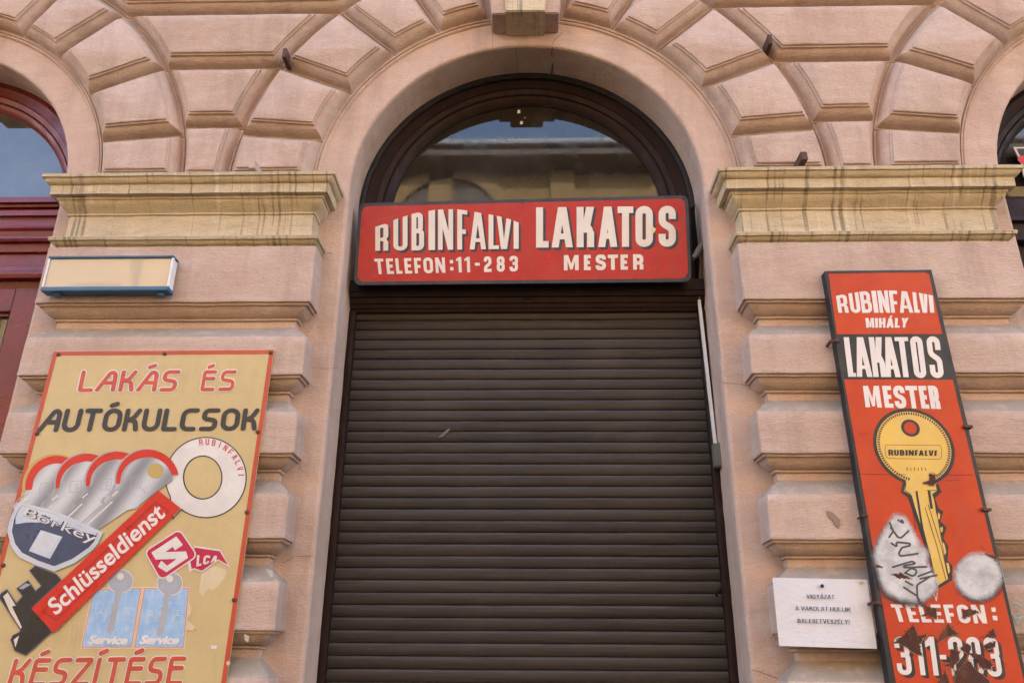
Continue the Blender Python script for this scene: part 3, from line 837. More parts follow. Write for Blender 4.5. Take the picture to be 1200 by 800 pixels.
# roller shutter
PITCH = .05890
sh_ = MB(); rows = []; z = 3.448
rows.append([Vector((x, .272, 3.50)) for x in (-.98, .98)])
rows = []
xs_ = [-.972+1.944*i/40 for i in range(41)]
k = 0
while z > .12:
    for f, y in ((0, .2870), (.015, .2855), (.05, .2830), (.13, .2800), (.30, .2770), (.50, .2755), (.70, .2760), (.84, .2778), (.94, .2800), (.975, .2835), (.985, .2880)):
        rows.append([Vector((x, y+.0013*noise.noise(Vector((x*1.5, k*3.1, 0)))+.0008*noise.noise(Vector((k*7.7, 3, 1))), z-PITCH*f+.0019*noise.noise(Vector((x*1.1, k*1.7, 4))))) for x in xs_])
    z -= PITCH; k += 1
sh_.grid(rows)
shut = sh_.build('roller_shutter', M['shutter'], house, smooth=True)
tag(shut, 'brown slatted roller shutter, fully lowered')
for sx in (-1, 1):
    mb = MB(); xa, xb = sorted((sx*.962, sx*.9985)); 
    rows = [[Vector((xa, .30, z)), Vector((xa, .242, z)), Vector(((xa+xb)/2, .236, z)), Vector((xb, .240, z)), Vector((xb, .30, z))] for z in [.1+3.33*i/60 for i in range(61)]]
    mb.grid(rows); mb.jitter(.004, 12); mb.build('guide_rail', M['brown_wood'], shut, smooth=True)
p = at(847, 695, .25); mb = MB(); mb.tube([p+Vector((-.03, -.006, -.012)), p+Vector((-.04, -.02, 0)), p+Vector((-.03, -.02, .014)), p+Vector((0, -.01, .012))], .006)
mb.box(p.x-.005, p.x+.02, p.y-.012, p.y+.006, p.z-.04, p.z+.05); mb.build('shutter_hasp', M['brown_wood'], shut, smooth=True)
p = at(522, 507, .272); mb = MB(); mb.poly([[(513, 513), (518, 508), (524, 503), (528, 501.5), (525, 506), (519, 511)]], lambda a, b: at(a, b, .2715)); mb.build('dirt_splash', M['cable'], shut, fix=False)

# left neighbour: maroon shop front
lf = arch_window(-BAY, M['maroon'], M['glass_blue'], ZS-.02, .235)
mb = MB()
prof = [(.090, .30), (.090, .240), (.082, .205), (.044, .200), (.040, .222), (.026, .226), (.022, .250), (.004, .252), (.0, .215), (-.012, .205), (-.045, .205), (-.048, .225), (-.056, .228), (-.118, .228), (-.122, .21), (-.132, .18), (-.150, .172), (-.165, .185), (-.20, .19), (-.206, .172), (-.222, .168), (-.236, .175), (-.24, .20), (-.29, .205), (-.296, .225), (-.372, .225), (-.378, .205), (-.40, .196), (-.402, .178), (-.430, .172), (-.436, .165), (-.455, .165), (-.475, .172), (-.478, .22), (-.52, .23), (-.52, .30)]
mb.grid([[Vector((-BAY-.999+1.998*i/6, y, ZS+z)) for i in range(7)] for z, y in prof]); mb.build('transom', M['maroon'], house, smooth=False)
mb = MB(); X = -BAY
for x0, x1, z0, z1 in ((X-.999, X-.72, .3, ZS-.521), (X+.72, X+.999, .3, ZS-.521), (X-.72, X+.72, ZS-.66, ZS-.521), (X-.72, X+.72, .3, .9), (X-.05, X+.05, .9, ZS-.66)):
    mb.box(x0, x1, .225, .30, z0, z1)
dr = mb.build('shop_door_frame', M['maroon'], house, bevel=.004)
mb = MB()
for x0, x1 in ((X-.72, X-.05), (X+.05, X+.72)):
    mb.box(x0, x0+.02, .248, .29, .9, ZS-.66); mb.box(x1-.02, x1, .248, .29, .9, ZS-.66); mb.box(x0, x1, .250, .29, ZS-.68, ZS-.661)
mb.build('glazing_bead', M['maroon'], dr)
mb = MB(); mb.box(X-.71, X+.71, .275, .281, .9, ZS-.66); mb.build('pane', M['glass_blue'], dr)
# right neighbour: dark shop front
rf = arch_window(BAY, M['brown_wood'], M['glass'], ZS-.02)
mb = MB(); X = BAY
mb.grid([[Vector((X-.999+1.998*i/6, y, ZS+z)) for i in range(7)] for z, y in ((.05, .30), (.05, .24), (.02, .22), (-.10, .215), (-.11, .19), (-.14, .185), (-.15, .21), (-.22, .215), (-.23, .18), (-.27, .18), (-.28, .24), (-.28, .30))])
mb.build('transom', M['brown_wood'], house)
mb = MB(); mb.box(X-.999, X-.80, .23, .30, .3, ZS-.281); mb.box(X+.80, X+.999, .23, .30, .3, ZS-.281); mb.box(X-.80, X+.80, .23, .30, .3, .8)
rd = mb.build('shop_door_frame', M['brown_wood'], house, bevel=.004)
mb = MB(); mb.box(X-.80, X+.80, .27, .276, .8, ZS-.281); mb.build('pane', M['glass'], rd)

# hairline cracks and flaked patches in the render
def crack(pts, Y=None, wd=.6, three=None):
    mb = MB()
    P = three if three else [at(px, py, Y) for px, py in pts]
    Q = []
    for a, b in zip(P, P[1:]):
        k = max(2, int((b-a).length/.03))
        for i in range(k): Q.append(a+(b-a)*i/k+noise.noise_vector((a+(b-a)*i/k)*20)*.006)
    Q.append(P[-1]); mb.tube(Q, [.0012*wd*(1+.6*noise.noise(q*30)) for q in Q], 5); mb.build('hairline_crack', M['crack'], house)
crack([(845, 448), (852, 449), (880, 452)], -.0005)
crack([(397, 431), (384, 432), (362, 430)], -.0005)
crack([(393, 297), (376, 296), (372, 296)], -.0005)
crack([(367, 650), (345, 652), (331, 659)], -.0005)
crack([(880, 785), (900, 790), (924, 800)], -.0005, .8)
crack([(647, 52), (650, 47), (660, 38)], -.0008, 1.3)
crack([(577, 55), (577, 42), (576, 30)], -.0008, .9)
for ang, wd in ((93.2, 1.0), (80.5, 2.2)):
    crack(None, three=[Vector((.999*math.cos(R(ang+da)), y, ZS+.999*math.sin(R(ang+da)))) for y, da in ((.01, 0), (.09, .25), (.17, -.3), (.245, .1))], wd=wd)
mb = MB(); mb.grid([[Vector((.9985*math.cos(R(a)), y+.02*noise.noise(Vector((a, y*9, 1))), ZS+.9985*math.sin(R(a)))) for a in (81, 82, 83, 84)] for y in (.13, .17, .20, .225)])
mb.build('flaked_patch', M['bare'], house)
flat(Z(780, 520, 2.857).L([(538, 222), (560, 228), (585, 255), (580, 282), (570, 275), (555, 250), (542, 240)]), -C0-.0925, 1, M['crack_pale'], 'flaked_patch', house)

for pts in ([(311.6, 665.6), (319.4, 668.6), (320, 675.5), (317, 676.4), (314, 671)], [(286, 742), (292, 745), (291, 752), (287, 750)], [(1010, 610), (1013, 618), (1011, 622), (1008, 615)]):
    flat(pts, -C0-.0915, 1, M['bare'], 'flaked_patch', house)
# ================================================================ red sign over the shutter
Y = .110
RED = [(420.6, 238.2), (806.2, 228.8), (810.6, 330), (414.2, 334)]
sg = empty('shop_sign', at(612, 334, Y), 'long red enamel sign lettered in cream, fixed in the arch above the roller shutter', 'sign')
def rrect(q, r, n=6):
    qm = [Vector(p) for p in q]; return [(p.x, p.y) for p in round_path([(p.x, p.y) for p in qm], True, r, n)]
mb = MB(); mb.prism(rrect(RED, 8), lambda a, b, y: at(a, b, Y)+Vector((0, y, 0)), 0, .014); mb.build('board', M['sign_black'], sg)
flat(rrect(inset_poly(RED, 3.8), 8), Y, 2, M['sign_red'], 'red_panel', sg)
YS = Y-LAYER*3
TB = [(0, 27.8), (.06, 31), (.15, 37), (.27, 43), (.42, 47), (.5, 47.5), (.6, 47), (.72, 43), (.85, 39), (.93, 35.3), (1, 30.6)]
def warp_red(u):
    u = max(0, min(1, u))
    for (a, ha), (b, hb) in zip(TB, TB[1:]):
        if a <= u <= b: return (ha+(hb-ha)*(u-a)/(b-a))/47.5
WB = {'*': .40, 'I': .165, 'N': .44, 'A': .46, 'M': .56, 'L': .34, 'V': .42, 'F': .36, 'E': .36, 'T': .40, ':': .16, '1': .26, '-': .26, ' ': .3}
K5 = 1/270; K6 = 1/245
lettering('RUBINFALVI', [(439.8, 246.3), (607.8, 244), (607.8, 291.5), (439.8, 293.8)], YS, M['sign_cream'], sg, [(170, 257), (291, 386), (413, 497), (527, 571), (591, 692), (720, 787), (803, 913), (930, 1000), (985, 1082), (1098, 1132)], K5, .12, warp=warp_red, shadow=(2.6, 2.6))
lettering('LAKATOS', [(628.2, 243), (791.9, 241.5), (792, 288.6), (628.2, 290.2)], YS, M['sign_cream'], sg, [(95, 172), (190, 320), (343, 450), (475, 592), (594, 690), (703, 810), (845, 950)], K6, .175, shadow=(3.1, 2.8))
lettering('TELEFON:11-283', [(438.5, 303.2), (606.9, 299.9), (606.9, 317.8), (440.5, 321.3)], YS, M['sign_cream'], sg, [(163, 222), (240, 287), (303, 344), (362, 410), (428, 475), (490, 553), (570, 635), (668, 690), (710, 746), (766, 803), (836, 869), (897, 948), (983, 1037), (1070, 1126)], 1/102, .20)
lettering('MESTER', [(660.8, 299), (753.8, 298), (754, 315.8), (660.8, 316.8)], YS, M['sign_cream'], sg, [(265, 356), (388, 430), (460, 523), (535, 597), (613, 658), (690, 753)], 1/95, .24)
for px, py in ((421.5, 246), (417.5, 326), (801, 232), (805.5, 322), (612, 237.6)):
    p = at(px, py, Y); mb = MB(); mb.tube([p+Vector((0, -.005, 0)), p+Vector((0, .004, 0))], .006, 8); mb.build('nail', M['rust_iron'], sg)
flat([(762.5, 268), (765, 265.5), (769, 268.5), (767, 272), (764.5, 275), (763, 271)], YS, 8, M['scrap'], 'chipped_spot', sg)

# ================================================================ tan key-cutting board, left pier
Y = -.1640
c0, c1 = at(63, 412, Y), at(321, 410, Y); c2 = at(265, 800, Y); c3 = at(0, 655, Y)
kz = (1.38-c1.z)/(c2.z-c1.z); br = c1+(c2-c1)*kz; kz3 = (1.38-c0.z)/(c3.z-c0.z); bl = c0+(c3-c0)*kz3
bd = empty('advertising_board', (-1.83, Y, 1.38), 'tan enamel board with coral border, pictures of keys and Hungarian lettering, on the left pier', 'sign')
LOOP = [(c0.x, c0.z), (c1.x, c1.z), (br.x, br.z), (bl.x, bl.z)]
mb = MB(); mb.prism(LOOP, lambda a, b, y: Vector((a, y, b)), Y, Y+.007); mb.build('board', M['tan'], bd)
inn = inset_poly(LOOP, .0215)
mb = MB(); mb.poly([LOOP, inn], lambda a, b: Vector((a, Y-LAYER*2, b))); mb.build('border', M['coral'], bd, fix=False)
YB = Y-LAYER*1
WR = {'*': .62, 'L': .52, 'A': .70, 'Á': .70, 'K': .56, 'S': .66, 'É': .50, 'E': .50, 'U': .60, 'T': .66, 'Ó': .66, 'O': .66, 'C': .62, 'Z': .72, 'Í': .14, ' ': .35}
z1 = Z(40, 410, 4.138)
round_lettering('LAKÁS', z1.L([(240, 107), (700, 106), (684, 192), (222, 194)]), YB, M['text_red'], bd, WR, .36, .205, .12)
round_lettering('ÉS', z1.L([(830, 106), (975, 106), (966, 189), (814, 191)]), YB, M['text_red'], bd, {**WR, 'É': .62, 'S': .78}, .42, .205, .12)
round_lettering('AUTÓKULCSOK', z1.L([(56, 294), (1082, 292), (1070, 380), (32, 387)]), YB, M['text_black'], bd, {**WR, 'U': .64, 'T': .62, 'A': .72}, .33, .235)
z6 = Z(0, 720, 4.138)
round_lettering('KÉSZÍTÉSE', z6.L([(78, 222), (893, 212), (872, 330), (44, 338)]), YB, M['text_red'], bd, {**WR, 'K': .60, 'É': .56, 'E': .54, 'T': .62, 'S': .62, 'Z': .66}, .33, .20, .085)

z2 = Z(0, 510, 5.332)
def key_picture(k, lv):
    dx, dy = -189*(3-k), 13*(3-k)
    def T(pts):
        out = []
        for x, y in pts:
            if k == 0 and y > 425:                       # the first blade is shorter: it ends inside the pouch
                if x < 720: x = x+(720-x)*.78
                y = 425+(y-425)*.55
            out.append((x+dx, y+dy))
        return z2.L(out)
    rimp = T(circ(922, 283, 197, 196, 40, 12, 187))
    o = flat(rimp, YB, lv, M['print_red'], 'key_picture', bd)
    halo = T(circ(912 if k == 0 else 915, 283, 206 if k == 0 else 201, 207 if k == 0 else 200, 30, 10, 190)); flat(halo, YB, lv-.6, M['tan_hole'] if k == 0 else M['key_grey'], 'halo', o)
    sil = circ(925, 290, 154, 154, 30, -8, 180)
    body = T([(1084, 262)]+[(925+154*math.cos(R(a)), 290-154*math.sin(R(a))) for a in range(8, 181, 6)]+[(765, 300), (727, 304), (716, 345), (700, 372), (662, 382), (648, 410), (662, 425), (640, 440), (515, 548), (600, 597), (760, 490), (800, 462), (855, 455), (872, 432), (1000, 335), (1070, 285)])
    flat([(p[0]-(0 if k == 0 else 3.6), p[1]+.9) for p in body], YB, lv+.35, M['key_grey'], 'printed_shade', o)
    flat(body, YB, lv+.7, M['key_metal'], 'key_body', o)
    hole = T(circ(970, 222, 50, 46, 24)); flat(T(circ(974, 220, 53, 49, 24)), YB, lv+1.3, M['key_grey'], 'hole_edge', o); flat(hole, YB, lv+1.7, M['tan_hole'], 'hole', o)
    zz = lambda pts: T(pts)
    pen([zz([(820, 262), (888, 256), (880, 325), (812, 330), (820, 262)]), zz([(838, 285), (866, 275), (848, 300), (872, 300), (850, 315), (920, 362)]), zz([(890, 330), (905, 345), (900, 360)]), zz([(905, 320), (920, 335)])], YB, lv+1.4, .6, M['key_grey'], 'stamped_mark', o, 0)
    pen([zz([(735, 330), (690, 350), (640, 412)]), zz([(750, 365), (690, 400), (530, 548)]), zz([(690, 430), (560, 565)])], YB, lv+1.3, .9, M['key_grey'], 'groove', o, 2)
    pen([zz([(700, 415), (548, 555)]), zz([(735, 350), (705, 375)])], YB, lv+1.5, 1.6, M['outline_white'], 'highlight', o, 2)
for k in range(4): key_picture(k, 2+3.0*k)
# round pouch
zr = Z(0, 520, 2.857)
po = zr.L([(70, 190), (90, 200), (180, 222), (260, 255), (345, 295), (330, 330), (310, 355), (250, 398), (182, 426), (120, 405), (62, 377), (38, 345), (24, 292), (34, 250), (50, 213)])
ps = flat(po, YB, 17, M['steel_blue'], 'pouch_picture', bd)
flat(inset_poly(zr.L([(75, 200), (92, 206), (180, 230), (260, 262), (332, 296), (318, 328), (300, 348), (245, 386), (182, 412), (125, 392), (72, 366), (48, 335), (36, 292), (44, 250), (58, 216)]), 0.2), YB, 18, M['outline_white'], 'pouch_rim', ps)
flat(inset_poly(zr.L([(75, 200), (92, 206), (180, 230), (260, 262), (332, 296), (318, 328), (300, 348), (245, 386), (182, 412), (125, 392), (72, 366), (48, 335), (36, 292), (44, 250), (58, 216)]), 1.1), YB, 19, M['navy'], 'pouch_body', ps)
flat(zr.L([(76, 205), (92, 210), (180, 234), (260, 266), (325, 296), (322, 306), (240, 284), (150, 262), (90, 262), (52, 268), (52, 246), (62, 220)]), YB, 19.6, M['steel_blue'], 'pouch_sheen', ps)
typed('Börkey', z2.L([(172, 448), (612, 618), (580, 692), (132, 512)]), YB-LAYER*17.6, M['navy'], ps, bold=.05)
typed('Börkey', z2.L([(172, 448), (612, 618), (580, 692), (132, 512)]), YB-LAYER*18.6, M['outline_white'], ps, bold=.0)
flat(z2.L([(255, 590), (390, 632), (312, 770), (180, 720)]), YB, 21, M['steel_blue'], 'pictogram', ps)
pen([z2.L(circ(300, 630, 18, 18, 14)+[(318, 630)]), z2.L([(225, 720), (235, 670), (270, 655), (305, 660), (335, 690), (310, 700)]), z2.L([(270, 658), (285, 700), (225, 690)])], YB, 22, 1.4, M['outline_white'], 'pictogram_line', ps, 1)
# dark key bit and slogan bar
z3 = Z(0, 640, 5)
bt = [(170, 140), (205, 112), (330, 160), (362, 196), (200, 350), (305, 500), (205, 590), (150, 638), (85, 610), (60, 545), (75, 518), (112, 500), (118, 488), (-6, 300), (2, 275), (40, 247), (95, 330), (130, 290), (95, 245), (165, 195), (208, 258), (240, 230)]
kb = flat(z3.L(bt), YB, 14, M['navy'], 'key_bit_picture', bd)
flat(inset_poly(z3.L(bt), 1.3), YB, 14.5, M['print_black'], 'key_bit', kb)
flat(z3.L([(18, 292), (45, 268), (92, 345), (70, 350), (128, 470), (122, 482), (60, 385)]), YB, 15, M['sign_cream'], 'highlight', kb)
flat(z3.L([(108, 245), (150, 215), (180, 222), (135, 250)]), YB, 15, M['key_grey'], 'highlight', kb)
flat(z3.L([(80, 545), (112, 520), (100, 560), (90, 590)]), YB, 15, M['sign_cream'], 'highlight', kb)
bar = zr.L([(105, 550), (530, 155), (605, 215), (180, 632)])
br_ = flat(bar, YB, 24, M['print_red'], 'slogan_bar', bd)
flat(zr.L([(135, 562), (520, 190), (568, 222), (188, 592)]), YB, 25, M['print_dark_red'], 'bar_face', br_)
flat(zr.L([(150, 560), (522, 200), (560, 224), (190, 582)]), YB, 25.6, M['print_red'], 'bar_field', br_)
typed('Schlüsseldienst', zr.L([(154, 530), (523, 190), (556, 240), (188, 575)]), YB-LAYER*24, M['sign_white'], br_, bold=.022)
# white bow emblem
z4 = Z(150, 500, 5.712)
em = flat(z4.L(circ(521, 338, 274, 272, 60)), YB, 1.6, M['text_black'], 'bow_emblem', bd)
flat(z4.L([(262, 330), (250, 380), (275, 440), (280, 480), (300, 620), (360, 552), (420, 575), (440, 400), (380, 260)]), YB, 1.9, M['text_black'], 'neck_outline', em)
flat(z4.L(circ(521, 338, 266, 264, 60)), YB, 2.3, M['outline_white'], 'bow_field', em)
flat(z4.L([(275, 330), (262, 382), (284, 440), (288, 480), (306, 606), (360, 542), (420, 560), (440, 400), (380, 260)]), YB, 2.7, M['outline_white'], 'neck_field', em)
flat(z4.L(circ(500, 338, 133, 148, 44)), YB, 3.1, M['text_black'], 'ring_outline', em)
flat(z4.L(circ(501, 338, 124, 139, 44)), YB, 3.5, M['tan'], 'ring_opening', em)
mbt = MB(); txt = 'RUBINFALVI'
for i, ch in enumerate(txt):
    a = R(98-94*i/(len(txt)-1)); rad = 217
    for j, loops in enumerate(block(ch, .2 if ch == 'I' else .6, .2, .17)):
        ww = .2 if ch == 'I' else .6
        def mp(u, v):
            lx, ly = (u-ww/2)*42, v*42
            x = 521+(rad+ly)*math.cos(a)+lx*math.sin(a); y = 338-((rad+ly)*math.sin(a)-lx*math.cos(a))
            return at(*z4(x, y), YB-LAYER*(3.3+.1*j))
        mbt.poly([[(p.x, p.y) for p in l] for l in loops], mp)
mbt.build('lettering', M['pink_text'], em, fix=False)
# crimson diamond badge with S, and the tail panel
z5 = Z(90, 610, 5)
dm = [(392, 178), (602, 44), (712, 205), (492, 354)]
bg_ = flat(rrect(z5.L(dm), 7), YB, 8, M['outline_white'], 'badge', bd)
flat(rrect(inset_poly(z5.L(dm), 1.5), 6), YB, 8.8, M['crimson'], 'badge_field', bg_)
flat(z5.L([(583, 90), (622, 140), (575, 172), (562, 152), (518, 182), (640, 178), (652, 216), (525, 300), (475, 268), (495, 232), (530, 262), (585, 222), (462, 226), (437, 185)]), YB, 10, M['outline_white'], 'lettering', bg_)
tl = flat(z5.L([(690, 145), (842, 168), (898, 272), (828, 232), (735, 302), (690, 285), (660, 300), (650, 240)]), YB, 6.2, M['outline_white'], 'badge_tail', bd)
flat(z5.L([(690, 155), (838, 177), (886, 258), (828, 224), (733, 292), (690, 276), (672, 280), (665, 240)]), YB, 6.8, M['crimson'], 'tail_field', tl)
lettering('LCA', z5.L([(705, 200), (832, 204), (818, 236), (700, 268)]), YB-LAYER*4, M['outline_white'], tl, {'*': .62, 'L': .5}, .14, .22)
# two pale blue service decals
def decal(outer_px, hx, hy, tx, quad, lv):
    o = flat(outer_px, YB, lv, M['outline_white'], 'service_decal', bd)
    flat(inset_poly(outer_px, .8), YB, lv+.6, M['decal_orange'], 'decal_border', o)
    flat(inset_poly(outer_px, 2.2), YB, lv+1.2, M['sky_decal'], 'decal_field', o)
    kp = [(hx-30, hy+55), (hx-35, hy+130), (hx-52, hy+140), (hx-50, hy+185), (hx-66, hy+205), (hx-62, hy+240), (hx-76, hy+265), (hx-78, hy+300), (hx-60, hy+308), (hx-38, hy+285), (hx-22, hy+200), (hx-10, hy+120), (hx+12, hy+60)]
    flat(z5.L(circ(hx, hy, 78, 72, 30)), YB, lv+1.8, M['outline_white'], 'key_halo', o)
    flat(z5.L(circ(hx, hy, 73, 67, 30)), YB, lv+2.3, M['decal_grey'], 'key_head', o)
    flat(z5.L(kp), YB, lv+2.7, M['decal_grey'], 'key_blade', o)
    flat(z5.L(circ(hx, hy-28, 21, 20, 16)), YB, lv+2.9, M['outline_white'], 'key_hole', o)
    pen([z5.L([(hx-45, hy+16), (hx+45, hy+20)]), z5.L([(hx-45, hy+30), (hx+40, hy+34)])], YB, lv+3, .7, M['sky_decal'], 'key_stamp', o, 0)
    for (ix, iy) in ((tx-70, hy+158), (tx+85, hy+158)):
        pen([z5.L([(ix-30, iy), (ix+32, iy), (ix+26, iy+66), (ix-38, iy+66), (ix-30, iy)])], YB, lv+2.2, .22, M['outline_white'], 'pictogram', o, 0)
        pen([z5.L([(ix-25, iy+60), (ix-20, iy+30), (ix+10, iy+28), (ix+18, iy+44)]), z5.L(circ(ix+2, iy+18, 9, 9, 10))], YB, lv+2.2, .5, M['outline_white'], 'pictogram_line', o, 0)
    typed('Service', z5.L(quad), YB-LAYER*(lv), M['sign_white'], o, bold=.03, shear=.18, fat=((.45, 0), (.9, .1), (.45, .35)))
decal(z5.L([(92, 396), (386, 386), (326, 746), (20, 748)]), 255, 352, 210, [(76, 668), (298, 672), (291, 722), (62, 720)], 2)
decal(z5.L([(391, 386), (664, 386), (631, 748), (330, 746)]), 545, 366, 505, [(378, 668), (600, 672), (592, 722), (363, 720)], 2.2)
# torn paper, scratches, tape remnant
flat(z5.L([(655, 480), (672, 500), (668, 545), (655, 570), (650, 530)]), YB, 6, M['scrap'], 'torn_paper', bd)
flat(z5.L([(650, 585), (672, 600), (708, 628), (680, 630), (690, 642), (640, 640)]), YB, 6, M['scrap'], 'torn_paper', bd)
flat(z5.L([(785, 728), (822, 727), (818, 746), (808, 750), (786, 748)]), YB, 3, M['outline_white'], 'tape_remnant', bd)
flat(z5.L([(730, 310), (800, 262), (880, 285), (872, 330), (800, 408), (770, 395), (740, 440), (715, 420)]), YB, 1.5, M['scrap'], 'glue_stain', bd)
pen([z3.L([(402, 448), (500, 446)]), z3.L([(412, 450), (405, 565)]), z3.L([(445, 450), (430, 520)]), z3.L([(468, 440), (450, 588)]), z3.L([(415, 500), (445, 498)])], YB, 1.5, .5, M['scrap'], 'scratch', bd, 0)
for px, py in ((68.5, 415.5), (193, 414.6), (317.4, 413.2), (43.8, 508), (302.2, 506), (289.5, 600), (274.6, 702.5), (4, 662)):
    p = at(px, py, Y); mb = MB()
    mb.tube([p+Vector((0, -.007, 0)), p+Vector((0, -.005, 0)), p+Vector((0, .003, 0))], [.006, .010, .010], 10); mb.build('screw', M['rust_iron'], bd, smooth=True)
flat([(265, 775), (269.5, 773.5), (269.8, 778), (266, 779.5)], YB, 4, M['scrap'], 'chipped_spot', bd)

# ================================================================ tall orange-red sign, right pier
Y = -.205
q0, q1, q2, q3 = at(966.5, 317.5, Y), at(1091.5, 316, Y), at(1204.5, 800, Y), at(1043, 800, Y)
def ext(a, b, z): k = (z-a.z)/(b.z-a.z); return a+(b-a)*k
q2, q3 = ext(q1, q2, 1.33), ext(q0, q3, 1.33)
rs = empty('tall_sign', (1.82, Y, 1.33), 'tall narrow orange-red sign with black frame and painted yellow key, rusting, on the right pier', 'sign')
LOOP = [(q0.x, q0.z), (q1.x, q1.z), (q2.x, q2.z), (q3.x, q3.z)]
lp_ = [Vector((p[0], p[1])) for p in LOOP]; fr = []
for i in range(4):
    a, b = lp_[i], lp_[(i+1) % 4]; n = 26 if i % 2 else 10
    for j in range(n):
        p = a+(b-a)*j/n; nn = Vector((p.x*9, p.y*9, 3)); fr.append((p.x+.0035*noise.noise(nn*2), p.y+.0035*noise.noise(nn*2+Vector((7, 0, 0)))))
mb = MB(); mb.prism(fr, lambda a, b, y: Vector((a, y, b)), Y, -.1535); mb.build('frame', M['sign_black'], rs)
YR = Y-LAYER
za_ = Z(955, 310, 4.447); zb_ = Z(985, 470, 5.3333); zc = Z(1000, 580, 5.715); zd = Z(1010, 690, 6.316)
flat(za_.L([(71, 48), (330, 43), (575, 42), (594, 50), (628, 205), (664, 362), (390, 361), (115, 363), (92, 205)]), YR, 1, M['orange_red'], 'red_panel', rs)
e0, e1 = at(*za_(152, 597), YR), at(*za_(718, 600), YR); e2, e3 = at(1198.6, 792, YR), at(1049.8, 799, YR)
e2, e3 = ext(e1, e2, 1.36), ext(e0, e3, 1.36)
mb = MB(); mb.poly([[(e0.x, e0.z), (e1.x, e1.z), (e2.x, e2.z), (e3.x, e3.z)]], lambda a, b: Vector((a, YR-LAYER, b))); mb.build('red_panel', M['orange_red'], rs, fix=False)
TB2 = [(0, .74), (.25, .92), (.5, 1), (.75, .93), (1, .78)]
def warp2(u):
    u = max(0, min(1, u)); return 1-.24*(2*u-1)**2
WT = {**WB, 'I': .155, 'A': .46, 'N': .46, 'R': .42, 'U': .42, 'B': .42, 'F': .34, 'L': .30, 'V': .44}
lettering('RUBINFALVI', [(978.6, 340.6), (1092.5, 339.8), (1095, 366.4), (982.6, 366.4)], YR, M['sign_white'], rs, [(110, 165), (177, 230), (236, 292), (299, 324), (330, 385), (391, 434), (437, 508), (514, 543), (547, 592), (597, 620)], 1/120, .165, warp=warp2)
lettering('MIHÁLY', za_.L([(262, 278), (488, 278), (481, 328), (268, 329)]), YR, M['sign_white'], rs, {**WB, '*': .58, 'M': .74, 'I': .24, 'L': .46, 'Á': .66, 'Y': .6}, .085, .235)
lettering('LAKATOS', za_.L([(149, 378), (647, 377), (674, 587), (174, 584)]), YR, M['sign_white'], rs, [(0, 41), (44, 126), (130, 198), (193, 272), (264, 334), (343, 407), (428, 497)], 1/208, .135, th=.10)
lettering('MESTER', za_.L([(249, 631), (637, 631), (657, 752), (264, 742)]), YR, M['sign_white'], rs, [(0, 85), (101, 147), (156, 216), (222, 284), (291, 333), (341, 392)], 1/115, .21)
# painted key
def onkey(pts): return pts
kc = at(*zb_(457, 283), YR); kr = (at(*zb_(713, 300), YR).x-at(*zb_(203, 262), YR).x)/2
def pw(pts, lv, mat, name, parent, holes=()):
    mb = MB(); mb.poly([pts]+list(holes), lambda a, b: Vector((a, YR-LAYER*lv, b))); return mb.build(name, mat, parent, fix=False)
stem = zb_.L([(395, 470), (388, 505), (376, 568), (420, 598)])+zc.L([(500, 405), (545, 622), (575, 622), (662, 568), (664, 470), (630, 435), (638, 345), (603, 285), (625, 215), (582, 172), (605, 110), (570, 85)])+zb_.L([(590, 604), (632, 566), (605, 500), (600, 470)])
bow = [(kc.x+kr*math.cos(R(a)), kc.z+kr*math.sin(R(a))*1.0) for a in range(0, 360, 6)]
kp_ = pw(bow, 3, M['sign_black'], 'painted_key', rs)
pw([(kc.x+(p[0]-kc.x)*.915, kc.z+(p[1]-kc.z)*.915) for p in bow], 4, M['key_yellow'], 'key_bow', kp_)
flat(stem, YR, 3.4, M['sign_black'], 'key_stem_outline', kp_)
sin = zb_.L([(412, 440), (406, 520), (396, 560), (442, 585)])+zc.L([(517, 400), (562, 604), (634, 560), (612, 440), (597, 340), (580, 250), (568, 170), (553, 110), (545, 40)])+zb_.L([(572, 580), (602, 558), (590, 500), (590, 440)])
flat(sin, YR, 4.4, M['key_yellow'], 'key_stem', kp_)
for tpts in ([(568, 112), (582, 130), (578, 158), (565, 165)], [(582, 215), (598, 212), (600, 240), (585, 250)], [(594, 310), (610, 325), (622, 380), (612, 400)], [(622, 450), (640, 455), (648, 510), (636, 525)]):
    flat(zc.L(tpts), YR, 4.6, M['key_yellow'], 'key_tooth', kp_)
pen([zb_.L([(474, 560), (484, 620), (496, 700), (513, 800)])+zc.L([(490, 330), (508, 400), (512, 430)])], YR, 5.2, 2.6, M['sign_black'], 'key_groove', kp_, 0, 'butt')
pen([zb_.L([(552, 556), (560, 610), (570, 670)])], YR, 5.2, 3.2, M['sign_black'], 'key_groove', kp_, 0, 'butt')
pen([zb_.L([(437, 580), (470, 800)]), zb_.L([(538, 556), (598, 556)]), zb_.L([(410, 505), (402, 556), (440, 580)]), zb_.L([(582, 590), (622, 800)]), zc.L([(480, 80), (560, 340), (620, 565)]), zc.L([(500, 60), (590, 345), (628, 520)]), zc.L([(390, 0), (490, 370)])], YR, 5.4, .75, M['sign_black'], 'key_line', kp_, 0, 'butt')
hc = at(*zb_(436, 167), YR); hr = .043
pw([(hc.x+hr*math.cos(R(a)), hc.z+hr*math.sin(R(a))*.96) for a in range(0, 360, 10)], 4.8, M['sign_black'], 'key_hole_rim', kp_)
pw([(hc.x+hr*.68*math.cos(R(a)), hc.z+hr*.68*math.sin(R(a))) for a in range(0, 360, 10)], 5.3, M['orange_red'], 'key_hole', kp_)
mb = MB()
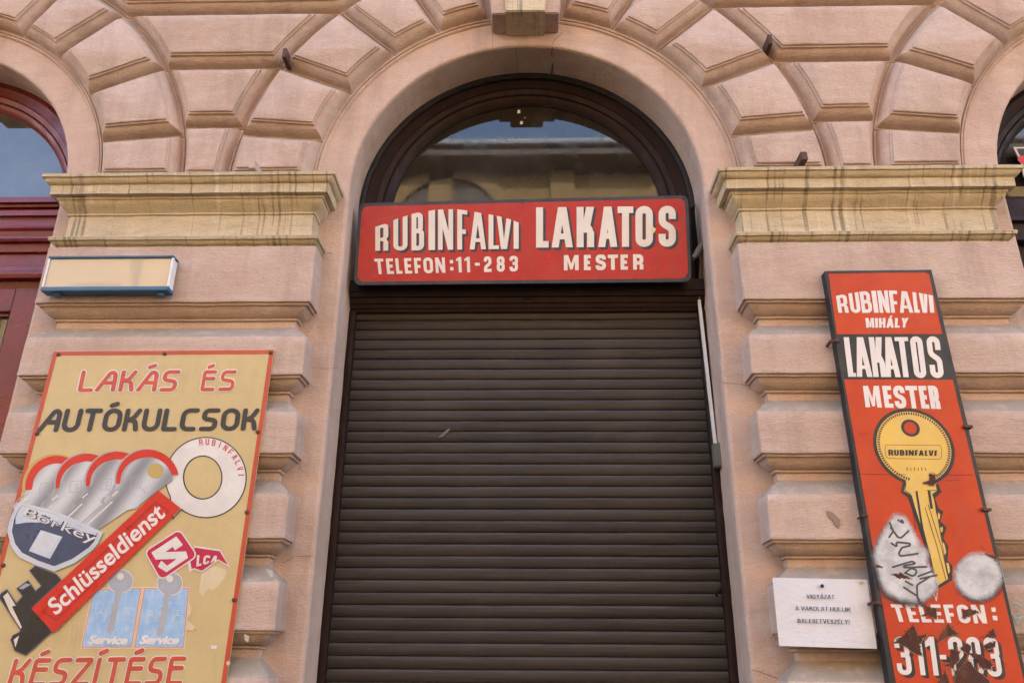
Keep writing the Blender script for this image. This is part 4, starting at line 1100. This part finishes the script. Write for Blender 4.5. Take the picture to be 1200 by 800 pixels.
for a in range(0, 360, 4):
    if 255 < a < 290: continue
    r0 = kr*.865; ca, sa = math.cos(R(a)), math.sin(R(a)); cxx, czz = kc.x+r0*ca, kc.z+r0*sa
    mb.add([Vector((cxx+u*ca*.006-v*sa*.0032, YR-LAYER*5, czz+u*sa*.006+v*ca*.0032)) for u, v in ((-1, -1), (1, -1), (1, 1), (-1, 1))], [(0, 1, 2, 3)])
mb.build('dotted_line', M['sign_black'], kp_, fix=False)
pen([zb_.L([(284, 272), (622, 275), (632, 300), (632, 345), (622, 361), (300, 356), (284, 345), (278, 300), (284, 272)])], YR, 5, .5, M['sign_black'], 'name_box', kp_, 0)
lettering('RUBINFALVI', zb_.L([(298, 302), (602, 306), (600, 340), (300, 338)]), YR-LAYER*2, M['sign_black'], kp_, {**WB, '*': .56, 'I': .26, 'N': .62, 'A': .6, 'V': .58}, .10, .23)
pen([zb_.L([(415+i*23, 412+(i % 2)*6), (418+i*23, 432)]) for i in range(6)], YR, 5, .8, M['sign_black'], 'number_tick', kp_, 0)
lettering('TELEFON', [(1043.4, 707.4), (1153, 708.2), (1157, 730), (1049.6, 728)], YR-LAYER*1, M['sign_white'], rs, {**WB, '*': .52, 'L': .44, 'E': .44, 'F': .44, 'T': .52, 'O': .54, 'N': .60}, .13, .20)
flat(zd.L([(957, 134), (988, 134), (992, 166), (961, 166)]), YR, 5, M['sign_white'], 'colon_dot', rs); flat(zd.L([(966, 194), (1000, 196), (1005, 230), (971, 228)]), YR, 5, M['sign_white'], 'colon_dot', rs)
lettering('311-283', [(1046.7, 745), (1168.3, 746.2), (1175.2, 792.2), (1052.4, 790)], YR-LAYER*1, M['sign_white'], rs, {'*': .36, '1': .24, '-': .16}, .085, .125, shadow=(4.2, 3.4))
# spray puffs with a marker tag
def puff(px, lv, mat, name, edge=5.0):
    base = [Vector(p) for p in px]; base = [Vector(p) for p in round_path([(p.x, p.y) for p in base], True, 8, 4)]; base = dedup(base)
    if (base[0]-base[-1]).length < 1e-4: base.pop()
    n = len(base); cen = sum(base, Vector((0, 0)))/n
    mb = MB(); mb.cover = []
    loops = []
    for k, c in ((-1.3, 1), (-.5, .9), (.1, .6), (.7, .25), (1.4, 0)):
        loops.append(([p+(p-cen).normalized()*edge*k*(1+.35*noise.noise(Vector((p.x*.15, p.y*.15, lv)))) for p in base], c))
    vs = [at(cen.x, cen.y, YR-LAYER*lv)]; mb.cover.append(1)
    for lpx, c in loops:
        for p in lpx: vs.append(at(p.x, p.y, YR-LAYER*lv)); mb.cover.append(c)
    fs = [(0, 1+(i+1) % n, 1+i) for i in range(n)]
    for r_ in range(len(loops)-1):
        for i in range(n): fs.append((1+r_*n+i, 1+r_*n+(i+1) % n, 1+(r_+1)*n+(i+1) % n, 1+(r_+1)*n+i))
    mb.add(vs, fs); return mb.build(name, mat, rs, fix=False)
b1 = zc.L([(300, 135), (355, 160), (395, 235), (435, 335), (500, 388), (478, 440), (515, 500), (552, 560), (545, 635), (480, 690), (400, 706), (305, 682), (225, 635), (186, 560), (172, 480), (146, 400), (174, 320), (214, 232), (254, 162)])
b2 = zc.L(circ(838, 540, 146, 142, 28))
puff(scale_poly(b1, 1.0, -3, 5.2), 7, M['spray_black'], 'spray_shade', 5)
puff(scale_poly(b2, 1.0, 1.4, 4.0), 7, M['spray_black'], 'spray_shade', 5)
s1 = puff(b1, 8, M['spray_white'], 'spray_patch', 5); s2 = puff(b2, 8, M['spray_white'], 'spray_patch', 5)
pen([zc.L(p) for p in ([(245, 185), (268, 240), (240, 280)], [(250, 215), (310, 295), (370, 238)], [(255, 320), (300, 352), (280, 312), (420, 326), (325, 350), (292, 410), (432, 390)], [(265, 480), (390, 442), (425, 455), (268, 486), (490, 478)], [(345, 520), (385, 488), (432, 500), (405, 545), (352, 520)], [(435, 542), (530, 506)], [(448, 558), (558, 534)], [(338, 615), (425, 672), (455, 725)], [(505, 550), (425, 600), (430, 690), (462, 742)], [(300, 165), (340, 190), (325, 165)], [(350, 575), (395, 600)])], YR, 9.4, 2.3, M['marker'], 'marker_tag', rs, 4)
pens([zc.L(p) for p in ([(760, 545), (775, 540)], [(845, 540), (858, 540)], [(860, 612), (905, 592), (932, 560)], [(735, 575), (745, 585)], [(720, 460), (760, 545)])], YR, 9.4, .8, M['marker_pale'], 'marker_face', rs, 1)
pen([zc.L([(537, 650), (556, 705), (562, 655)])], YR, 6, .8, M['sign_white'], 'scratch', rs, 0)
# rusted-through spots
RU = [[(380, 262), (420, 345), (490, 335), (430, 400), (440, 490), (400, 480), (330, 425), (235, 395), (300, 350), (340, 310)],
      [(440, 100), (500, 135), (550, 135), (555, 222), (500, 195), (440, 195), (480, 170)], [(755, 150), (800, 145), (870, 165), (820, 190), (740, 215)],
      [(640, 255), (665, 290), (715, 330), (640, 350), (560, 395), (600, 315)], [(975, 290), (985, 330), (1000, 355), (890, 355), (945, 330), (945, 310)], [(905, 405), (990, 385), (985, 425), (910, 450)],
      [(725, 440), (780, 395), (810, 430), (800, 470), (870, 480), (965, 545), (960, 585), (890, 590), (830, 500), (760, 470)], [(665, 445), (720, 460), (715, 530), (680, 560), (690, 590), (600, 560), (650, 550)],
      [(735, 560), (790, 530), (850, 600), (930, 660), (975, 720), (680, 720), (690, 600), (720, 600)], [(620, 600), (660, 720), (545, 720)]]
def ragged(px, k=.9):
    v = [Vector(p) for p in px]; out = []
    for i in range(len(v)):
        a, b = v[i], v[(i+1) % len(v)]; n = max(2, int((b-a).length/.9))
        for j in range(n):
            p = a+(b-a)*j/n; out.append((p.x+k*1.6*noise.noise(Vector((p.x*.45, p.y*.45, 2)))+k*.8*noise.noise(Vector((p.x*1.7, p.y*1.7, 4))), p.y+k*1.6*noise.noise(Vector((p.x*.45, p.y*.45, 9)))+k*.8*noise.noise(Vector((p.x*1.7, p.y*1.7, 5)))))
    return out
allr = [zd.L(p) for p in RU]+[zc.L([(258, 528), (320, 522), (388, 558), (300, 556)]), zc.L([(142, 466), (170, 464), (198, 482), (160, 486)]), zb_.L([(553, 455), (590, 458), (598, 490), (622, 500), (572, 525), (505, 512), (555, 490)]), zc.L([(880, 385), (925, 405), (968, 402), (968, 428), (915, 415)])]
for p in allr:
    o = flat(ragged(p), YR, 10, M['rust'], 'rust_spot', rs); flat(scale_poly(ragged(p, 2.2), 1.13), YR, 9.4, M['rust_halo'], 'rust_bloom', o)
    q = scale_poly(ragged(p, 1.3), 1.035, .25, .35); flat(q, YR, 9.7, M['curl'], 'curled_paint', o)
pen([zb_.L([(115, 455), (500, 458), (830, 460)]), zb_.L([(660, 495), (690, 495), (735, 488)]), zb_.L([(115, 200), (180, 203)]), zc.L([(860, 340), (885, 385)]), zd.L([(490, 340), (560, 345)]), zd.L([(700, 260), (755, 205)])], YR, 4, .45, M['rust'], 'crease', rs, 0)
for px, py, sx in ((977.5, 400, -1), (1133, 500, 1), (1154.5, 597, 1), (1026.5, 706, -1), (1013, 604, -1)):
    p = at(px, py, Y); mb = MB(); s_ = .6 if (px, py) == (1013, 604) else 1
    mb.box(p.x-.022*s_, p.x+.022*s_, p.y-.012, p.y-.003, p.z-.006, p.z+.006)
    mb.tube([p+Vector((sx*.018*s_, -.008, 0)), p+Vector((sx*.018*s_, .055, -.004))], .007*s_, 8)
    mb.tube([p+Vector((-sx*.008*s_, -.017, .001)), p+Vector((-sx*.008*s_, -.004, 0))], .009*s_, 8); mb.build('wall_hook', M['rust_iron'], rs)

# ================================================================ paper notice
Y = -.170
zp = Z(900, 670, 8)
pc = zp.L([(42, 50), (930, 70), (1025, 718), (105, 690)])
pn = empty('paper_notice', at(*pc[3], Y), 'white printed paper notice pinned to the pier beside the tall orange sign', 'notice')
qm = quad_map(pc); mb = MB(); n = 14; rows = []
for i in range(n+1):
    row = []
    for j in range(n+1):
        p = qm(j/n, i/n); v = at(p.x, p.y, Y); u_, v_ = j/n, i/n
        v.y += -.004*math.sin(u_*3.1)*(1-v_)-.004*noise.noise(Vector((u_*3, v_*3, 5)))+.002; row.append(v)
    rows.append(row)
mb.grid(rows); mb.build('sheet', M['paper'], pn, smooth=True, fix=False)
YP = Y-.0065
WS = {'*': .60, 'I': .24, 'V': .70, 'A': .68, 'Á': .68, 'G': .68, 'Y': .64, 'Z': .58, 'T': .60, 'O': .70, 'L': .54, 'K': .66, 'H': .70, 'U': .66, 'B': .58, 'E': .54, 'É': .54, 'S': .50, '!': .16, ' ': .30}
for tx, qd in (('VIGYÁZAT', [(360, 210), (622, 212), (622, 250), (362, 246)]), ('A VAKOLAT HULLIK', [(258, 318), (772, 332), (772, 368), (258, 354)]), ('BALESETVESZÉLY!', [(277, 436), (764, 447), (764, 487), (279, 473)])):
    lettering(tx, zp.L(qd), YP, M['ink'], pn, WS, .15, .15, fn=serif)
for px, py, m_ in (zp(502, 130)+('ink',), zp(868, 88)+('scrap',)):
    p = at(px, py, Y); mb = MB(); mb.tube([p+Vector((0, -.012, 0)), p+Vector((0, -.009, 0)), p+Vector((0, .01, 0))], [.004, .008, .003], 10); mb.build('pin', M[m_], pn, smooth=True)

# ================================================================ blue framed sign box, top left
Y = -.225
lb = empty('light_box', at(125, 342, -.19), 'small blank box sign with blue rails and glossy face painted with a peach reflection above the tan board', 'sign')
a0 = at(57.5, 300.5, Y); a1 = at(204, 299, Y); a2 = at(197.5, 340.5, Y); a3 = at(48, 340, Y)
xl, xr, zt, zb0 = (a0.x+a3.x)/2, (a1.x+a2.x)/2, a0.z, a2.z
mb = MB(); mb.box(xl+.006, xr-.006, Y+.012, -.166, zb0+.02, zt-.012); mb.build('casing', M['white_plastic'], lb)
mb = MB(); mb.box(xl+.012, xr-.012, Y+.004, Y+.010, zb0+.022, zt-.012); mb.build('face', M['lightbox'], lb)
mb = MB(); mb.box(xl, xr, Y-.006, -.165, zt-.013, zt); mb.build('rail', M['blue_metal'], lb, bevel=.003)
mb = MB(); mb.box(xl, xr, Y-.006, -.165, zb0, zb0+.024); mb.build('rail', M['blue_metal'], lb, bevel=.003)
mb = MB(); mb.box(xl, xl+.010, Y-.002, Y+.012, zb0+.024, zt-.013); mb.build('end_strip', M['white_plastic'], lb)
mb = MB(); mb.box(xr-.010, xr, Y-.002, Y+.012, zb0+.024, zt-.013); mb.build('end_strip', M['white_plastic'], lb)
for px in (68, 189):
    p = at(px, 343, -.19); mb = MB(); mb.tube([p+Vector((0, 0, .02)), p+Vector((0, 0, -.02))], .02, 12); mb.build('bracket', M['blue_metal'], lb, smooth=True)

# ================================================================ cable trunking beside the shutter
p0, p1 = at(819.5, 351, .222), at(838.5, 520, .222)
tr = MB(); dx = .008
tr.add([p0+Vector((-dx, 0, 0)), p0+Vector((dx, 0, 0)), p1+Vector((dx, 0, 0)), p1+Vector((-dx, 0, 0)), p0+Vector((-dx, .016, 0)), p0+Vector((dx, .016, 0)), p1+Vector((dx, .016, 0)), p1+Vector((-dx, .016, 0))],
       [(0, 1, 2, 3), (0, 3, 7, 4), (1, 5, 6, 2), (0, 4, 5, 1), (3, 2, 6, 7)])
tag(tr.build('cable_trunking', M['white_plastic']), 'narrow white plastic cable trunking down the right edge of the shutter', 'trunking')
jb = empty('junction_box', at(840, 548, .2), 'small grey junction box at the lower end of the white trunking', 'electrical box')
a, b = at(835.5, 519, .19), at(846, 547, .19)
mb = MB(); mb.box(a.x, b.x+.004, .185, .236, b.z, a.z); mb.build('housing', M['grey_plastic'], jb, bevel=.005)
mb = MB(); mb.box(a.x+.006, b.x-.002, .1825, .1845, b.z+.008, a.z-.008); mb.build('cover', M['grey_plastic'], jb)
mb = MB(); pts = [at(816, 240, .22), at(819, 262, .20), at(821.5, 290, .17), at(820.5, 312, .19), at(820, 330, .21), at(819.5, 351, .226)]
mb.tube(pts, .0055, 8)
cb = empty('cable', pts[0], 'thin brown cable with black plug hanging at the right end of the red sign', 'cable')
mb.build('wire', M['cable'], cb, smooth=True)
mb = MB(); mb.tube([at(812, 303, .13), at(817, 296, .15), at(824.5, 283, .18), at(825, 276, .2)], [.012, .018, .017, .010], 10); mb.build('plug', M['grey_plastic'], cb, smooth=True)

# ================================================================ iron stubs left in the wall
for px, py, dep, lab in ((335, 66, .135, 'flat rusty iron stub sticking out of the voussoirs above the left capital'),
                         (901, 50, .135, 'flat rusty iron stub sticking out of the voussoirs above the right capital'),
                         (940.5, 186, .20, 'short rusty iron bar end standing just above the right capital'),
                         (297.5, 196, .20, 'short pink-painted iron bar end standing just above the left capital')):
    p = at(px, py, -dep+.03); mb = MB()
    if 'flat' in lab:
        mb.box(p.x-.012, p.x+.012, -dep, -.02, p.z-.035, p.z+.035)
    else:
        mb.box(p.x-.018, p.x+.018, -dep, -.06, p.z-.026, p.z+.026)
    o = mb.build('iron_stub', M['rust_iron'] if px != 297.5 else M['pink'], bevel=.003)
    tag(o, lab, 'iron stub', 'iron stubs left in the wall')

# ================================================================ hanging sticker board in the right arch
Y = .30
zq = Z(1140, 100, 4)
hs = empty('window_sign', at(*zq(215, 415), Y), 'black sign with white edge and red mark in the right-hand arched window', 'sign')
w0 = at(*zq(190, 290), Y); w1 = at(*zq(240, 415), Y)
lp = [(w0.x, w0.z), (w0.x+.62, w0.z), (w0.x+.62, w1.z-.02), (w1.x-.005, w1.z-.02), (w0.x+.02, w1.z+.09)]
mb = MB(); mb.prism(lp, lambda a, b, y: Vector((a, y, b)), Y, Y+.008); mb.build('board', M['outline_white'], hs)
mb = MB(); mb.poly([inset_poly(lp, .012)], lambda a, b: Vector((a, Y-.001, b))); mb.build('black_field', M['sign_black'], hs, fix=False)
c_ = at(*zq(240, 350), Y); mb = MB(); mb.poly([[(c_.x+.032*math.cos(R(a))*1.2, c_.z+.03*math.sin(R(a))) for a in range(0, 360, 20)]], lambda a, b: Vector((a, Y-.002, b))); mb.build('red_mark', M['print_red'], hs, fix=False)

# teal pen scribble on the right pier
pens([Z(1010, 690, 6.316).L(p) for p in ([(1120, 95), (1150, 105), (1190, 130)], [(1130, 190), (1150, 265), (1175, 195)], [(1145, 215), (1195, 200)])], -C0-.0925, 1, 1.1, M['teal_pen'], 'pen_scribble', house, 1)

# ================================================================ house across the street (seen in the panes)
YO = -14.0
opp = empty('opposite_house', (0, YO, 0), 'yellow house with eaves cornice across the street, mirrored in the arched panes', 'building')
XL = -9.6
mb = MB(); mb.box(XL, 22, YO-8, YO, 0, 14.0); mb.build('wall', M['opp'], opp)
mb = MB()
mb.box(XL-.1, 22.2, YO-.1, YO+.12, 13.93, 14.0); mb.box(XL-.2, 22.3, YO-.1, YO+.85, 14.02, 14.18); mb.build('cornice', M['opp_dark'], opp)
mb = MB(); mb.add([(XL-.3, YO+.75, 14.45), (22.5, YO+.75, 14.45), (22.5, YO-4, 16.0), (XL-.3, YO-4, 16.0), (XL-.3, YO-.1, 14.0), (22.5, YO-.1, 14.0), (22.5, YO+.75, 14.30), (XL-.3, YO+.75, 14.30)], [(0, 1, 2, 3), (4, 5, 6, 7), (7, 6, 1, 0)])
mb.build('roof', M['opp_dark'], opp)
mb = MB(); mb.tube([(XL-.3, YO+.82, 14.42), (22.5, YO+.82, 14.42)], .09, 8); mb.build('gutter', M['steel_blue'], opp)
def street_windows(root, xs, rows):
    for x in xs:
        for zz, hh in rows:
            mb = MB(); mb.box(x-.85, x+.85, YO, YO+.10, zz-.25, zz+hh+.3); f = mb.build('window', M['opp'], root)
            mb = MB(); mb.box(x-.6, x+.6, YO+.101, YO+.115, zz, zz+hh); mb.build('pane', M['glass'], f)
for xc in (-2.2, 4.6, 11.4, -7.4):
    mb = MB(); ro = [(xc+1.75*math.cos(math.pi*k/24), 12.35+1.75*math.sin(math.pi*k/24)) for k in range(25)]; ri = [(xc+1.4*math.cos(math.pi*k/24), 12.35+1.4*math.sin(math.pi*k/24)) for k in range(25)]
    mb.grid([[Vector((a, YO+.002, c_)) for a, c_ in ro], [Vector((a, YO+.14, c_)) for a, c_ in ro], [Vector((a, YO+.14, c_)) for a, c_ in ri], [Vector((a, YO+.002, c_)) for a, c_ in ri]])
    f = mb.build('arched_window', M['opp'], opp)
    mb = MB(); mb.poly([[(xc+1.38*math.cos(math.pi*k/24), 12.35+1.38*math.sin(math.pi*k/24)) for k in range(25)]], lambda a, b: Vector((a, YO+.03, b)), flip=True); mb.build('pane', M['opp_dark'], f, fix=False)
street_windows(opp, [i*3.3+1.1 for i in range(-2, 7)], ((1.2, 2.8), (5.2, 2.4), (8.4, 2.2)))
for i in range(-2, 7):
    mb = MB(); mb.box(i*3.3-2.75, i*3.3-2.1, YO, YO+.14, 4.4, 14.0); mb.build('pilaster', M['opp'], opp)
low = empty('opposite_house', (-16, YO, 0), 'lower three-storey house with pitched roof beside the yellow eaves house across the street', 'building')
mb = MB(); mb.box(-34, XL-.31, YO-8, YO, 0, 11.2); mb.build('wall', M['opp'], low)
mb = MB(); mb.add([(-34, YO+.5, 11.2), (XL-.31, YO+.5, 11.2), (XL-.31, YO-4, 13.4), (-34, YO-4, 13.4), (-34, YO-8, 11.2), (XL-.31, YO-8, 11.2)], [(0, 1, 2, 3), (3, 2, 5, 4), (0, 3, 4), (1, 5, 2), (0, 4, 5, 1)]); mb.build('roof', M['opp_dark'], low)
street_windows(low, [-31+3.4*i for i in range(7)], ((1.2, 2.4), (5.2, 2.2), (8.2, 1.9)))
